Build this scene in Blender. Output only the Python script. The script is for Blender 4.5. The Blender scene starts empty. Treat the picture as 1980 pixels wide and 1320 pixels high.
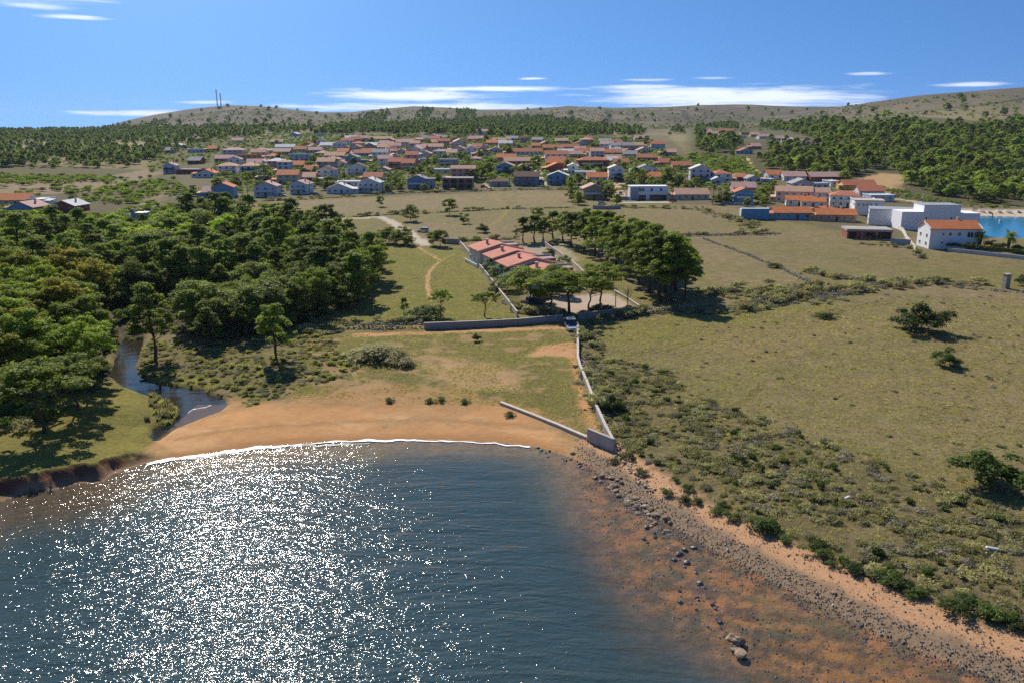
import bpy, math, random
import numpy as np
from mathutils import Vector, Matrix

# ------------------------------------------------------------------ camera, sky, sun, exposure
SC = bpy.context.scene
COL = SC.collection
rnd = random.Random(7)
rng = np.random.default_rng(7)
R = math.radians
CAM_Z, FOC = 40.0, 1540.0            # drone height, focal length in pixels of the 1980 px wide photograph
PITCH = math.atan(420.0 / FOC)       # horizon 420 px above the middle

cam_d = bpy.data.cameras.new('camera'); cam = bpy.data.objects.new('camera', cam_d); COL.objects.link(cam)
cam_d.sensor_width = 36.0; cam_d.lens = 28.0; cam_d.clip_start = 1.0; cam_d.clip_end = 30000.0
cam.location = (0, 0, CAM_Z); cam.rotation_euler = (math.pi / 2 - PITCH, 0, 0)
SC.camera = cam

SUN_EL, SUN_AZ = R(41.0), R(-23.0)   # azimuth from the view axis, negative = to the left
sun_dir = Vector((math.sin(SUN_AZ) * math.cos(SUN_EL), math.cos(SUN_AZ) * math.cos(SUN_EL), math.sin(SUN_EL)))
sl = bpy.data.lights.new('sun', 'SUN'); sl.energy = 4.5; sl.angle = R(0.53); sl.color = (1.0, 0.93, 0.82)
so = bpy.data.objects.new('sun', sl); COL.objects.link(so); so.location = (0, 0, 300)
so.rotation_euler = sun_dir.to_track_quat('Z', 'Y').to_euler()

SC.view_settings.view_transform = 'Standard'; SC.view_settings.look = 'None'
SC.view_settings.gamma = 1.0; SC.view_settings.use_curve_mapping = False
SC.view_settings.exposure = 0.46
SC.cycles.max_bounces = 9; SC.cycles.transparent_max_bounces = 8
SC.cycles.diffuse_bounces = 5; SC.cycles.glossy_bounces = 2; SC.cycles.transmission_bounces = 5
SC.cycles.use_adaptive_sampling = False; SC.cycles.use_denoising = False   # keeps the fine sun glitter


class NT:
    """small helper round a node tree"""
    def __init__(s, tree):
        s.t = tree; s.n = tree.nodes; s.l = tree.links

    def node(s, kind, **kw):
        n = s.n.new(kind)
        for k, v in kw.items(): setattr(n, k, v)
        return n

    def put(s, sock, v):
        if v is None: return
        if hasattr(v, 'node') or isinstance(v, bpy.types.NodeSocket): s.l.new(v, sock)
        elif isinstance(v, (tuple, list)) and len(v) == 3 and len(getattr(sock, 'default_value', (0, 0, 0))) == 4: sock.default_value = (*v, 1)
        else: sock.default_value = v

    def math(s, op, a, b=None, c=None, clamp=False):
        n = s.node('ShaderNodeMath', operation=op, use_clamp=clamp)
        for i, v in enumerate((a, b, c)): s.put(n.inputs[i], v)
        return n.outputs[0]

    def vmath(s, op, a, b=None):
        n = s.node('ShaderNodeVectorMath', operation=op); s.put(n.inputs[0], a)
        if b is not None:
            if op == 'SCALE': s.put(n.inputs['Scale'], b)
            else: s.put(n.inputs[1], b)
        return n.outputs['Value'] if op in ('LENGTH', 'DISTANCE', 'DOT_PRODUCT') else n.outputs['Vector']

    def comb(s, x, y, z):
        n = s.node('ShaderNodeCombineXYZ')
        for i, v in enumerate((x, y, z)): s.put(n.inputs[i], v)
        return n.outputs[0]

    def sep(s, v):
        n = s.node('ShaderNodeSeparateXYZ'); s.put(n.inputs[0], v); return n.outputs

    def noise(s, vec, scale, detail=3, rough=.55, dist=0):
        n = s.node('ShaderNodeTexNoise'); s.put(n.inputs['Vector'], vec)
        n.inputs['Scale'].default_value = scale; n.inputs['Detail'].default_value = detail
        n.inputs['Roughness'].default_value = rough; n.inputs['Distortion'].default_value = dist
        return n.outputs['Fac']

    def ss(s, v, a, b, lo=0.0, hi=1.0):
        n = s.node('ShaderNodeMapRange', interpolation_type='SMOOTHSTEP')
        for i, q in enumerate((v, a, b, lo, hi)): s.put(n.inputs[i], q)
        return n.outputs[0]

    def lin(s, v, a, b, lo=0.0, hi=1.0):
        n = s.node('ShaderNodeMapRange')
        for i, q in enumerate((v, a, b, lo, hi)): s.put(n.inputs[i], q)
        return n.outputs[0]

    def mix(s, f, a, b, mode='MIX'):
        n = s.node('ShaderNodeMix', data_type='RGBA', blend_type=mode)
        s.put(n.inputs[0], f); s.put(n.inputs[6], a); s.put(n.inputs[7], b)
        return n.outputs[2]

    def bump(s, h, strength=.5, dist=.1, normal=None):
        n = s.node('ShaderNodeBump'); n.inputs['Strength'].default_value = strength
        n.inputs['Distance'].default_value = dist; s.put(n.inputs['Height'], h)
        if normal is not None: s.put(n.inputs['Normal'], normal)
        return n.outputs[0]


world = bpy.data.worlds.new('World'); SC.world = world; world.use_nodes = True
W = NT(world.node_tree); W.n.clear()
tc = W.node('ShaderNodeTexCoord')
sx, sy, sz = W.sep(tc.outputs['Generated'])
up = W.math('ADD', W.math('MULTIPLY', W.math('ABSOLUTE', sz), 1.75), 0.31)
sky = W.node('ShaderNodeTexSky', sky_type='NISHITA', sun_disc=False)
sky.sun_elevation = SUN_EL; sky.sun_rotation = SUN_AZ; sky.altitude = 0
sky.air_density = 1.0; sky.dust_density = 0.25; sky.ozone_density = 4.0
W.l.new(W.vmath('NORMALIZE', W.comb(sx, sy, up)), sky.inputs[0])
# thin streaky cirrus: banks at given bearings plus faint streaks all round the sky
az = W.math('ARCTAN2', sx, sy); el = W.math('ARCSINE', sz)
cv = W.comb(W.math('MULTIPLY', az, 1.0), W.math('MULTIPLY', el, 9.0), 0.0)
nz = W.noise(cv, 9.0, 6, .62, .6)
nz2 = W.noise(W.comb(az, W.math('MULTIPLY', el, 22.0), 3.0), 20.0, 4, .6, .3)
nn = W.math('ADD', W.math('MULTIPLY', W.math('SUBTRACT', nz, .5), 2.2), W.math('MULTIPLY', W.math('SUBTRACT', nz2, .5), 1.1))
mask = None
for (cx, cy, hx, hy, amp) in ((790, 187, 190, 13, 1), (960, 173, 190, 6, 1), (830, 208, 290, 10, 1), (1400, 190, 290, 26, 1), (1430, 205, 260, 8, .9),
                              (1240, 170, 110, 5, .8), (30, 16, 190, 34, 1.0), (100, 48, 80, 6, .7), (180, 62, 60, 4, .8), (290, 221, 140, 6, .9),
                              (400, 201, 60, 4, .7), (1027, 154, 34, 3, .8), (1250, 157, 60, 3, .5), (1370, 155, 50, 3, .5), (1670, 152, 40, 3, .6),
                              (1860, 174, 80, 4, .8), (200, 18, 40, 4, .5)):
    a0 = math.atan((cx - 990) / (FOC * 1.0366)); e0 = math.atan((240 - cy) / (FOC * 1.0744))
    q = W.math('ADD', W.math('POWER', W.math('ABSOLUTE', W.math('DIVIDE', W.math('SUBTRACT', az, a0), hx / FOC)), 2.0),
               W.math('POWER', W.math('ABSOLUTE', W.math('DIVIDE', W.math('SUBTRACT', el, e0), hy / FOC)), 2.0))
    m = W.math('MULTIPLY', W.ss(W.math('ADD', W.math('SUBTRACT', 1.14, W.math('SQRT', q)), W.math('MULTIPLY', nn, .75)), 0.1, 0.95), amp)
    mask = m if mask is None else W.math('MAXIMUM', mask, m)
general = W.math('MULTIPLY', W.ss(nz, .66, .86), W.math('MULTIPLY', W.ss(el, .17, .30), .7))
mask = W.math('MAXIMUM', mask, general, clamp=True)
skyc = W.mix(1.0, sky.outputs[0], (0.48, 0.775, 1.0), 'MULTIPLY')
skyc = W.mix(W.math('MULTIPLY', mask, .84), skyc, (8.2, 8.6, 9.2))
world.cycles.sampling_method = 'MANUAL'; world.cycles.sample_map_resolution = 128
bg = W.node('ShaderNodeBackground'); W.l.new(skyc, bg.inputs[0]); bg.inputs[1].default_value = 0.100
wo = W.node('ShaderNodeOutputWorld'); W.l.new(bg.outputs[0], wo.inputs[0])

# ------------------------------------------------------------------ terrain as a height function of the place
def ss(a, b, v):
    t = np.clip((v - a) / (b - a), 0, 1); return t * t * (3 - 2 * t)

def vnoise(x, y, seed=0):
    xi = np.floor(x).astype(np.int64); yi = np.floor(y).astype(np.int64)
    fx = x - xi; fy = y - yi; fx = fx * fx * (3 - 2 * fx); fy = fy * fy * (3 - 2 * fy)
    def hsh(i, j):
        n = (i * 374761393 + j * 668265263 + seed * 974634777) & 0x7fffffff
        n = ((n ^ (n >> 13)) * 1274126177) & 0x7fffffff
        return ((n ^ (n >> 16)) & 0xffff) / 65535.0
    a = hsh(xi, yi); b = hsh(xi + 1, yi); c = hsh(xi, yi + 1); d = hsh(xi + 1, yi + 1)
    return (a * (1 - fx) + b * fx) * (1 - fy) + (c * (1 - fx) + d * fx) * fy

def fbm(x, y, seed=0, o=4):
    v = 0; a = .5; t = 0
    for i in range(o):
        v = v + a * vnoise(x, y, seed + i); t += a; a *= .55; x = x * 2.03 + 17.1; y = y * 2.03 + 5.3
    return v / t

def seg_dist(x, y, pts, closed=False):
    d = np.full(np.shape(x), 1e9)
    n = len(pts)
    for i in range(n if closed else n - 1):
        ax, ay = pts[i]; bx, by = pts[(i + 1) % n]
        vx, vy = bx - ax, by - ay; L = vx * vx + vy * vy + 1e-9
        t = np.clip(((x - ax) * vx + (y - ay) * vy) / L, 0, 1)
        d = np.minimum(d, (x - ax - t * vx) ** 2 + (y - ay - t * vy) ** 2)
    return np.sqrt(d)

def inside(x, y, pts):
    r = np.zeros(np.shape(x), bool); n = len(pts)
    for i in range(n):
        ax, ay = pts[i]; bx, by = pts[(i + 1) % n]
        if ay == by: continue
        c = ((ay > y) != (by > y)) & (x < (bx - ax) * (y - ay) / (by - ay) + ax)
        r ^= c
    return r

def sdf(x, y, pts):
    """negative inside"""
    d = seg_dist(x, y, pts, True)
    return np.where(inside(x, y, pts), -d, d)

def flat(px, py, z=0.0):
    r = (px - 990) / FOC; d = (py - 660) / FOC
    fy = math.cos(PITCH) - d * math.sin(PITCH); fz = -math.sin(PITCH) - d * math.cos(PITCH)
    t = (z - CAM_Z) / fz
    return (r * t, fy * t)

COVE = [flat(*p) for p in ((-300, 1060), (-120, 1000), (0, 968), (60, 952), (115, 943), (150, 934), (200, 931), (216, 917), (282, 895), (330, 886), (420, 873), (520, 861),
                           (640, 853), (760, 849), (860, 849), (960, 854), (1040, 864), (1100, 882), (1150, 906), (1180, 935), (1225, 975), (1290, 1010), (1380, 1063), (1480, 1116),
                           (1600, 1180), (1700, 1226), (1800, 1266), (1900, 1303), (1980, 1332))] + [(44, 38), (70, 20), (160, -40), (160, -90), (-260, -90), (-260, 60)]
CREEK = [flat(p[0], p[1], .3) for p in ((250, 640), (228, 690), (218, 722), (240, 742), (280, 757), (318, 768), (340, 785), (348, 800), (330, 815), (303, 826), (296, 840), (302, 846),
                                   (330, 826), (380, 805), (420, 792), (434, 780), (424, 768), (400, 762), (385, 752), (350, 748), (300, 742), (268, 728), (254, 708), (262, 690), (272, 660), (276, 640))]
BAY = [flat(*p) for p in ((1840, 432), (1850, 447), (1870, 454), (1890, 458), (1960, 460), (2060, 466), (2200, 480), (2600, 500), (2600, 424), (2200, 421), (1980, 420), (1900, 418), (1850, 420))]

PX_R = [(-400, 252), (0, 252), (150, 250), (200, 246), (250, 233), (300, 223), (370, 212), (440, 205), (500, 206), (560, 212), (620, 218), (680, 218), (740, 212), (800, 207), (860, 209), (930, 213),
        (1000, 213), (1060, 209), (1100, 206), (1140, 208), (1200, 211), (1300, 207), (1350, 204), (1450, 204), (1550, 207), (1620, 208), (1700, 200), (1780, 190), (1860, 183), (1980, 174), (2200, 164), (2600, 170)]
CREST_U = np.array([(p[0] - 990) / (FOC * 1.0366) * 1.0 for p in PX_R]); CREST_T = np.array([(240 - p[1]) / (FOC * 1.0744) for p in PX_R])
BY = np.array([-100, 0, 100, 150, 250, 330, 430, 600, 800, 1000, 1200, 1500, 2000, 8000.])
BC = np.array([1.5, 1.5, 1.5, 1.9, 2.4, 3.0, 4.2, 10.5, 18.5, 25.5, 31, 36, 38, 38.])
BL = np.array([2.0, 2.0, 2.0, 2.2, 2.6, 3.2, 4.2, 8.0, 13.0, 17, 20, 24, 24, 24.])
BR = np.array([1.5, 1.5, 1.5, 2.0, 2.2, 2.0, 2.6, 12.0, 28.0, 46, 58, 78, 90, 90.])

def H(x, y):
    x = np.asarray(x, float); y = np.asarray(y, float)
    yy = np.maximum(y, 1.0); u = x / np.maximum(yy, 60)
    wl = ss(-.30, -.5, u); wr = ss(.28, .5, u)
    b = np.interp(yy, BY, BC); b = b * (1 - wl) + np.interp(yy, BY, BL) * wl
    b = b * (1 - wr) + np.interp(yy, BY, BR) * wr
    # crest of the hills
    yc = 2400 - 600 * ss(.3, .6, u); y0 = 1400 - 500 * ss(.3, .6, u)
    zc = CAM_Z + yc * np.interp(u, CREST_U, CREST_T)
    t = np.clip((yy - y0) / (yc - y0), 0, 1); s = t * t * (3 - 2 * t)
    b = np.where(yy > y0, b * (1 - s) + zc * s, b)
    b = np.where(yy > yc, zc - (yy - yc) * .06, b)
    b = np.maximum(b, -5)
    b = b + ss(500, 1500, yy) * (1 - ss(.9, 1.0, t)) * 5 * (fbm(x / 160, y / 160, 3, 3) - .5)
    near = (yy < 520)
    if np.any(near):
        b = b + np.where(near, .45 * (fbm(x / 22, y / 22, 11, 3) - .5) + .12 * (vnoise(x / 2.3, y / 2.3, 5) - .5), 0)
        nb = near & (yy < 260)
        if np.any(nb):
            X, Y, B = x[nb], y[nb], b[nb]
            wob = 2.4 * (fbm(X / 3.4, Y / 3.4, 21, 4) - .5)
            d = sdf(X, Y, COVE)
            left = ss(-43.5, -47, X); right = ss(7, 15, X)
            dw = d + wob * (left + .2 * right)
            tb = np.clip(d / 30, 0, 1); beach = B * (tb * (2 - tb)) + .03
            te = np.clip((dw - .7) / 1.1, 0, 1); bank = .12 * np.clip(dw / .7, 0, 1) + (B * .78 - .12) * te ** .8
            tr = np.clip(dw / 13, 0, 1); gr = B * (tr * (2 - tr)) * .95
            land = beach * (1 - left) + bank * left; land = land * (1 - right) + gr * right
            sea = np.maximum(-.05 - .055 * (-d), -3.2)
            shallow = np.where(-d < 16, -.10 - .016 * (-d), -.36 - .09 * (-d - 16)); shallow = np.maximum(shallow, -3.2) + .18 * (fbm(X / 1.3, Y / 1.3, 9, 3) - .5)
            sh = ss(9, 16, X)
            sea = sea * (1 - sh) + shallow * sh
            z = np.where(d > 0, land, sea)
            dc = sdf(X, Y, CREEK) + .5 * (fbm(X / 2, Y / 2, 31, 3) - .5)
            z = np.where((dc < 12) & (d > 0), z * (.28 + .72 * ss(.5, 12, dc)), z)
            f = ss(1.4, -.4, dc); zc2 = -.35
            z = np.where(dc < 1.4, z * (1 - f) + np.minimum(z, zc2) * f, z)
            b = b.copy(); b[nb] = z
        fb = near & (yy > 240) & (x > 90)
        if np.any(fb):
            d = sdf(x[fb], y[fb], BAY)
            b = b.copy(); b[fb] = np.where(d > 0, b[fb] * ss(0, 22, d) + .05, np.maximum(d * .12, -2.5))
    return b

us = np.concatenate([np.linspace(-1.5, -.74, 60, endpoint=False), np.linspace(-.74, .74, 860, endpoint=False), np.linspace(.74, 1.5, 60)])
ys = np.concatenate([np.linspace(8, 40, 30, endpoint=False), np.arange(40, 172, .40), np.geomspace(172, 7000, 330)])
GX = us[None, :] * np.maximum(ys, 30)[:, None]; GY = np.repeat(ys[:, None], len(us), 1)
GZ = H(GX.ravel(), GY.ravel()).reshape(GX.shape)

def HG(x, y):
    """height of the built ground sheet"""
    x = np.atleast_1d(np.asarray(x, float)); y = np.atleast_1d(np.asarray(y, float))
    u = x / np.maximum(y, 30)
    j = np.clip(np.searchsorted(us, u) - 1, 0, len(us) - 2); i = np.clip(np.searchsorted(ys, y) - 1, 0, len(ys) - 2)
    fu = np.clip((u - us[j]) / (us[j + 1] - us[j]), 0, 1); fy = np.clip((y - ys[i]) / (ys[i + 1] - ys[i]), 0, 1)
    return (GZ[i, j] * (1 - fu) + GZ[i, j + 1] * fu) * (1 - fy) + (GZ[i + 1, j] * (1 - fu) + GZ[i + 1, j + 1] * fu) * fy

def Hs(x, y): return float(HG(x, y)[0])

def PP(pxs):
    """pixels of the photograph -> points of the ground, by following the line of sight to the terrain"""
    a = np.asarray(pxs, float).reshape(-1, 2)
    r = (a[:, 0] - 990) / FOC; d = (a[:, 1] - 660) / FOC
    fy = math.cos(PITCH) - d * math.sin(PITCH); fz = -math.sin(PITCH) - d * math.cos(PITCH)
    out = []
    for u, s in zip(r / fy, fz / fy):
        j = int(np.clip(np.searchsorted(us, u) - 1, 0, len(us) - 2)); f = np.clip((u - us[j]) / (us[j + 1] - us[j]), 0, 1)
        z = GZ[:, j] * (1 - f) + GZ[:, j + 1] * f
        e = CAM_Z + s * ys - z
        k = np.argmax(e < 0) if np.any(e < 0) else len(ys) - 1
        k = max(k, 1); w = e[k - 1] / (e[k - 1] - e[k]) if e[k - 1] != e[k] else 0
        w = min(max(w, 0), 1); y = ys[k - 1] * (1 - w) + ys[k] * w
        out.append((u * y, y, z[k - 1] * (1 - w) + z[k] * w))
    return np.array(out)

def P(px, py): return Vector(PP([(px, py)])[0])
def poly(*pts): return [(p[0], p[1]) for p in PP(pts)]

# ------------------------------------------------------------------ object helpers
def tag(o, label=None, cat=None, group=None, kind=None):
    if label: o['label'] = label
    if cat: o['category'] = cat
    if group: o['group'] = group
    if kind: o['kind'] = kind
    elif cat: o['kind'] = 'thing'
    return o

def obj(name, me, mat=None, parent=None):
    o = bpy.data.objects.new(name, me); COL.objects.link(o)
    if mat is not None and me is not None and not me.materials: me.materials.append(mat)
    if parent is not None: o.parent = parent
    return o

def empty(name, loc, rz=0):
    o = bpy.data.objects.new(name, None); COL.objects.link(o); o.location = loc; o.rotation_euler = (0, 0, rz)
    o.empty_display_size = .5
    return o

def dup(o, parent=None):
    c = o.copy(); COL.objects.link(c); c.parent = parent
    for ch in o.children: dup(ch, c)
    return c

def np_mesh(name, v, f, smooth=False):
    """v (n,3), f (m,k) arrays"""
    me = bpy.data.meshes.new(name)
    v = np.ascontiguousarray(v, np.float32); f = np.ascontiguousarray(f, np.int32)
    k = f.shape[1]
    me.vertices.add(len(v)); me.vertices.foreach_set('co', v.ravel())
    me.loops.add(f.size); me.loops.foreach_set('vertex_index', f.ravel())
    me.polygons.add(len(f)); me.polygons.foreach_set('loop_start', np.arange(0, f.size, k, dtype=np.int32))
    me.polygons.foreach_set('loop_total', np.full(len(f), k, np.int32))
    if smooth: me.polygons.foreach_set('use_smooth', np.ones(len(f), bool))
    me.update(calc_edges=True)
    return me

class MB:
    def __init__(s): s.v = []; s.f = []
    def poly(s, pts):
        i = len(s.v); s.v += [tuple(p) for p in pts]; s.f.append(tuple(range(i, i + len(pts)))); return s
    def hull(s, b, t):
        """closed body between two equal loops (bottom b, top t, counter-clockwise from above)"""
        n = len(b); i = len(s.v); s.v += [tuple(p) for p in b] + [tuple(p) for p in t]
        s.f.append(tuple(i + k for k in reversed(range(n)))); s.f.append(tuple(i + n + k for k in range(n)))
        for k in range(n): s.f.append((i + k, i + (k + 1) % n, i + n + (k + 1) % n, i + n + k))
        return s
    def box(s, x0, x1, y0, y1, z0, z1):
        return s.hull([(x0, y0, z0), (x1, y0, z0), (x1, y1, z0), (x0, y1, z0)], [(x0, y0, z1), (x1, y0, z1), (x1, y1, z1), (x0, y1, z1)])
    def tube(s, pts, rad, n=6):
        rings = []
        for i, p in enumerate(pts):
            p = Vector(p); a = Vector(pts[max(i - 1, 0)]); b = Vector(pts[min(i + 1, len(pts) - 1)])
            d = (b - a).normalized(); q = d.to_track_quat('Z', 'Y'); r = rad[i] if isinstance(rad, (list, tuple)) else rad
            rings.append([p + q @ Vector((r * math.cos(2 * math.pi * k / n), r * math.sin(2 * math.pi * k / n), 0)) for k in range(n)])
        i0 = len(s.v)
        for rg in rings: s.v += [tuple(p) for p in rg]
        for j in range(len(rings) - 1):
            for k in range(n): s.f.append((i0 + j * n + k, i0 + j * n + (k + 1) % n, i0 + (j + 1) * n + (k + 1) % n, i0 + (j + 1) * n + k))
        s.f.append(tuple(i0 + k for k in reversed(range(n)))); s.f.append(tuple(i0 + (len(rings) - 1) * n + k for k in range(n)))
        return s
    def mesh(s, name):
        me = bpy.data.meshes.new(name); me.from_pydata(s.v, [], s.f); me.update(); return me
    def build(s, name, mat=None, parent=None): return obj(name, s.mesh(name), mat, parent)

# ------------------------------------------------------------------ materials
def material(name):
    m = bpy.data.materials.new(name); m.use_nodes = True; t = NT(m.node_tree)
    b = t.n['Principled BSDF']; return m, t, b

CACHE = {}
def surface(kind, col, rough=.85, var=.18, scale=1.2, spec=.3, bump=.0, bscale=6.0):
    """matt surface with grain, blotches and a little wear"""
    key = (kind, col, rough, var)
    if key in CACHE: return CACHE[key]
    m, t, b = material(kind)
    g = t.node('ShaderNodeNewGeometry').outputs['Position']
    oi = t.node('ShaderNodeObjectInfo').outputs['Random']
    n1 = t.noise(g, scale, 4, .6); n2 = t.noise(g, scale * 7, 3, .6)
    k = t.math('ADD', t.math('MULTIPLY', n1, .65), t.math('MULTIPLY', n2, .35))
    v = t.lin(k, .25, .75, 1 - var * 1.6, 1 + var * .8)
    v = t.math('MULTIPLY', v, t.lin(oi, 0, 1, .93, 1.06))
    c = t.vmath('SCALE', tuple(col), v)
    t.put(b.inputs['Base Color'], c); b.inputs['Roughness'].default_value = rough; b.inputs['Specular IOR Level'].default_value = spec
    if bump: t.put(b.inputs['Normal'], t.bump(t.noise(g, bscale, 4, .6), bump, .05))
    CACHE[key] = m
    return m

def plaster(c): return surface('plaster', c, .9, .10, .9, .2)

def roof_mat(c):
    key = ('roof', c)
    if key in CACHE: return CACHE[key]
    m, t, b = material('roof_tiles')
    tcn = t.node('ShaderNodeTexCoord').outputs['Object']; g = t.node('ShaderNodeNewGeometry').outputs['Position']
    x, y, z = t.sep(tcn)
    rows = t.math('FRACT', t.math('MULTIPLY', z, 4.2))
    cols = t.math('FRACT', t.math('MULTIPLY', t.math('ADD', x, y), 2.6))
    n1 = t.noise(g, .5, 4, .6); n2 = t.noise(g, 5.0, 3, .7)
    k = t.math('ADD', t.math('MULTIPLY', n1, .5), t.math('MULTIPLY', n2, .5))
    v = t.math('MULTIPLY', t.lin(k, .28, .72, .66, 1.2), t.lin(rows, 0, 1, .84, 1.06))
    t.put(b.inputs['Base Color'], t.vmath('SCALE', c, v))
    b.inputs['Roughness'].default_value = .85; b.inputs['Specular IOR Level'].default_value = .12
    hgt = t.math('ADD', rows, t.math('MULTIPLY', t.math('SINE', t.math('MULTIPLY', cols, 6.283)), .5))
    t.put(b.inputs['Normal'], t.bump(hgt, .35, .06))
    CACHE[key] = m
    return m

LEAF = 2.6
def leaf_mat(name, c1, c2, trans=.35, yellow=None):
    sat = (1.04, 1.10, .70) if c2[1] > c2[0] * .98 else (1, 1, 1)
    c1 = tuple(v * LEAF * k for v, k in zip(c1, sat)); c2 = tuple(v * LEAF * k for v, k in zip(c2, sat)); trans = min(trans + .16, .58)
    if yellow: yellow = tuple(v * 1.25 for v in yellow)
    m, t, b = material(name)
    t.n.remove(b)
    oc = t.node('ShaderNodeTexCoord').outputs['Object']; oi = t.node('ShaderNodeObjectInfo').outputs['Random']
    shift = t.comb(t.math('MULTIPLY', oi, 37.0), t.math('MULTIPLY', oi, 11.0), 0.0)
    n1 = t.noise(t.vmath('ADD', oc, shift), .55, 3, .6); n2 = t.noise(t.vmath('ADD', oc, shift), 3.5, 2, .6)
    f = t.math('ADD', t.math('MULTIPLY', t.lin(n1, .3, .7), .6), t.math('MULTIPLY', t.lin(n2, .3, .7), .4))
    c = t.mix(f, c1, c2)
    c = t.vmath('SCALE', c, t.lin(oi, 0, 1, .62, 1.38))
    if yellow: c = t.mix(t.ss(t.math('FRACT', t.math('MULTIPLY', oi, 7.31)), .55, .95, 0, .7), c, yellow)
    d = t.node('ShaderNodeBsdfDiffuse'); t.put(d.inputs[0], c)
    tr = t.node('ShaderNodeBsdfTranslucent'); t.put(tr.inputs[0], t.mix(.5, c, t.mix(1.0, c, (1.3, 1.5, .45), 'MULTIPLY')))
    gl = t.node('ShaderNodeBsdfGlossy'); gl.inputs['Roughness'].default_value = .5; gl.inputs[0].default_value = (.8, .85, .9, 1)
    mx = t.node('ShaderNodeMixShader'); mx.inputs[0].default_value = trans; t.l.new(d.outputs[0], mx.inputs[1]); t.l.new(tr.outputs[0], mx.inputs[2])
    m2 = t.node('ShaderNodeMixShader'); m2.inputs[0].default_value = .014; t.l.new(mx.outputs[0], m2.inputs[1]); t.l.new(gl.outputs[0], m2.inputs[2])
    t.l.new(m2.outputs[0], t.n['Material Output'].inputs[0])
    return m

M = {}
M['bark'] = surface('bark', (.10, .075, .055), .95, .3, 3, .1)
M['bark_grey'] = surface('bark_grey', (.17, .14, .12), .95, .3, 3, .1)
M['pine'] = leaf_mat('pine_needles', (.046, .060, .012), (.122, .132, .022), .36)
M['pine_gold'] = leaf_mat('golden_pine_needles', (.048, .070, .009), (.140, .152, .012), .42, (.30, .22, .015))
M['leaf'] = leaf_mat('broad_leaves', (.042, .055, .013), (.126, .130, .026), .35)
M['leaf_bright'] = leaf_mat('bright_leaves', (.080, .105, .014), (.185, .200, .020), .42)
M['olive'] = leaf_mat('olive_leaves', (.055, .070, .045), (.120, .130, .085), .25)
M['scrub'] = leaf_mat('scrub_leaves', (.100, .092, .042), (.165, .148, .076), .30, (.19, .155, .065))
M['scrub_grey'] = leaf_mat('grey_scrub_twigs', (.085, .073, .052), (.130, .112, .084), .15)
M['juniper'] = leaf_mat('juniper_leaves', (.020, .030, .009), (.046, .056, .016), .22)
M['dry'] = leaf_mat('dry_grass_blades', (.150, .122, .060), (.210, .172, .088), .3)
M['green_grass'] = leaf_mat('green_grass_blades', (.105, .105, .030), (.150, .145, .045), .35)
M['farwood'] = leaf_mat('far_wood_leaves', (.048, .066, .020), (.130, .146, .034), .32, (.16, .16, .035))
M['white'] = surface('white_paint', (.78, .77, .75), .6, .06)
M['frame'] = surface('window_frame_paint', (.70, .69, .66), .5, .05)
M['concrete'] = surface('concrete', (.40, .37, .33), .9, .22, .8, .2, .25)
M['render_wall'] = surface('wall_render', (.33, .30, .28), .92, .22, .6, .2, .2)
M['stone'] = surface('limestone', (.36, .33, .29), .92, .35, 2.5, .2, .5)
M['rock'] = surface('shore_rock', (.29, .205, .135), .85, .5, 2.0, .3, .6)
M['rock_wet'] = surface('wet_rock', (.085, .065, .05), .45, .5, 2.5, .5, .6)
M['rock_pale'] = surface('pale_rock', (.52, .42, .31), .9, .3, 2.5, .2, .5)
M['brick'] = surface('hollow_brick', (.36, .125, .075), .9, .25, 3.5, .1)
M['dark'] = surface('dark_matt', (.03, .03, .035), .8, .2)
M['metal'] = surface('galvanised_metal', (.35, .36, .37), .45, .1)
M['plastic'] = surface('white_plastic', (.75, .76, .78), .4, .05)
m, t, b = material('window_glass'); b.inputs['Base Color'].default_value = (.025, .035, .05, 1); b.inputs['Roughness'].default_value = .08; M['glass'] = m
m, t, b = material('foam_and_glint'); b.inputs['Base Color'].default_value = (.85, .86, .86, 1); b.inputs['Roughness'].default_value = .5; M['foam'] = m
# ------------------------------------------------------------------ ground sheet (land and sea bed in one)
gx, gy, gz = GX.ravel(), GY.ravel(), GZ.ravel()
nr, nc = GX.shape
idx = np.arange(nr * nc).reshape(nr, nc)
faces = np.stack([idx[:-1, :-1], idx[:-1, 1:], idx[1:, 1:], idx[1:, :-1]], -1).reshape(-1, 4)
gme = np_mesh('ground', np.stack([gx, gy, gz], 1), faces, True)

alb = np.tile(np.array([.245, .200, .105]), (len(gx), 1)); tex = np.ones(len(gx))    # tex: 1 = grass texture, 0 = bare soil or sand
nA = fbm(gx / 7, gy / 7, 41, 4); nB = fbm(gx / 30, gy / 30, 43, 4); nC = fbm(gx / 1.6, gy / 1.6, 47, 3); nF = fbm(gx / 90, gy / 90, 51, 4)
def mixin(f, c, tx=None):
    global alb, tex
    f = np.clip(f, 0, 1)
    alb = alb * (1 - f[:, None]) + np.array(c) * f[:, None]
    if tx is not None: tex = tex * (1 - f) + tx * f
def region(pts, c, soft=4.0, k=1.0, tx=None, wob=6.0, px=True):
    w = poly(*pts) if px else pts
    a = np.array(w); m = (gx > a[:, 0].min() - soft * 2 - wob) & (gx < a[:, 0].max() + soft * 2 + wob) & (gy > a[:, 1].min() - soft * 2 - wob) & (gy < a[:, 1].max() + soft * 2 + wob)
    f = np.zeros(len(gx)); d = sdf(gx[m], gy[m], w) + wob * (nA[m] - .5) * 2
    f[m] = ss(soft, -soft, d) * k
    mixin(f, c, tx); return f
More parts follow.
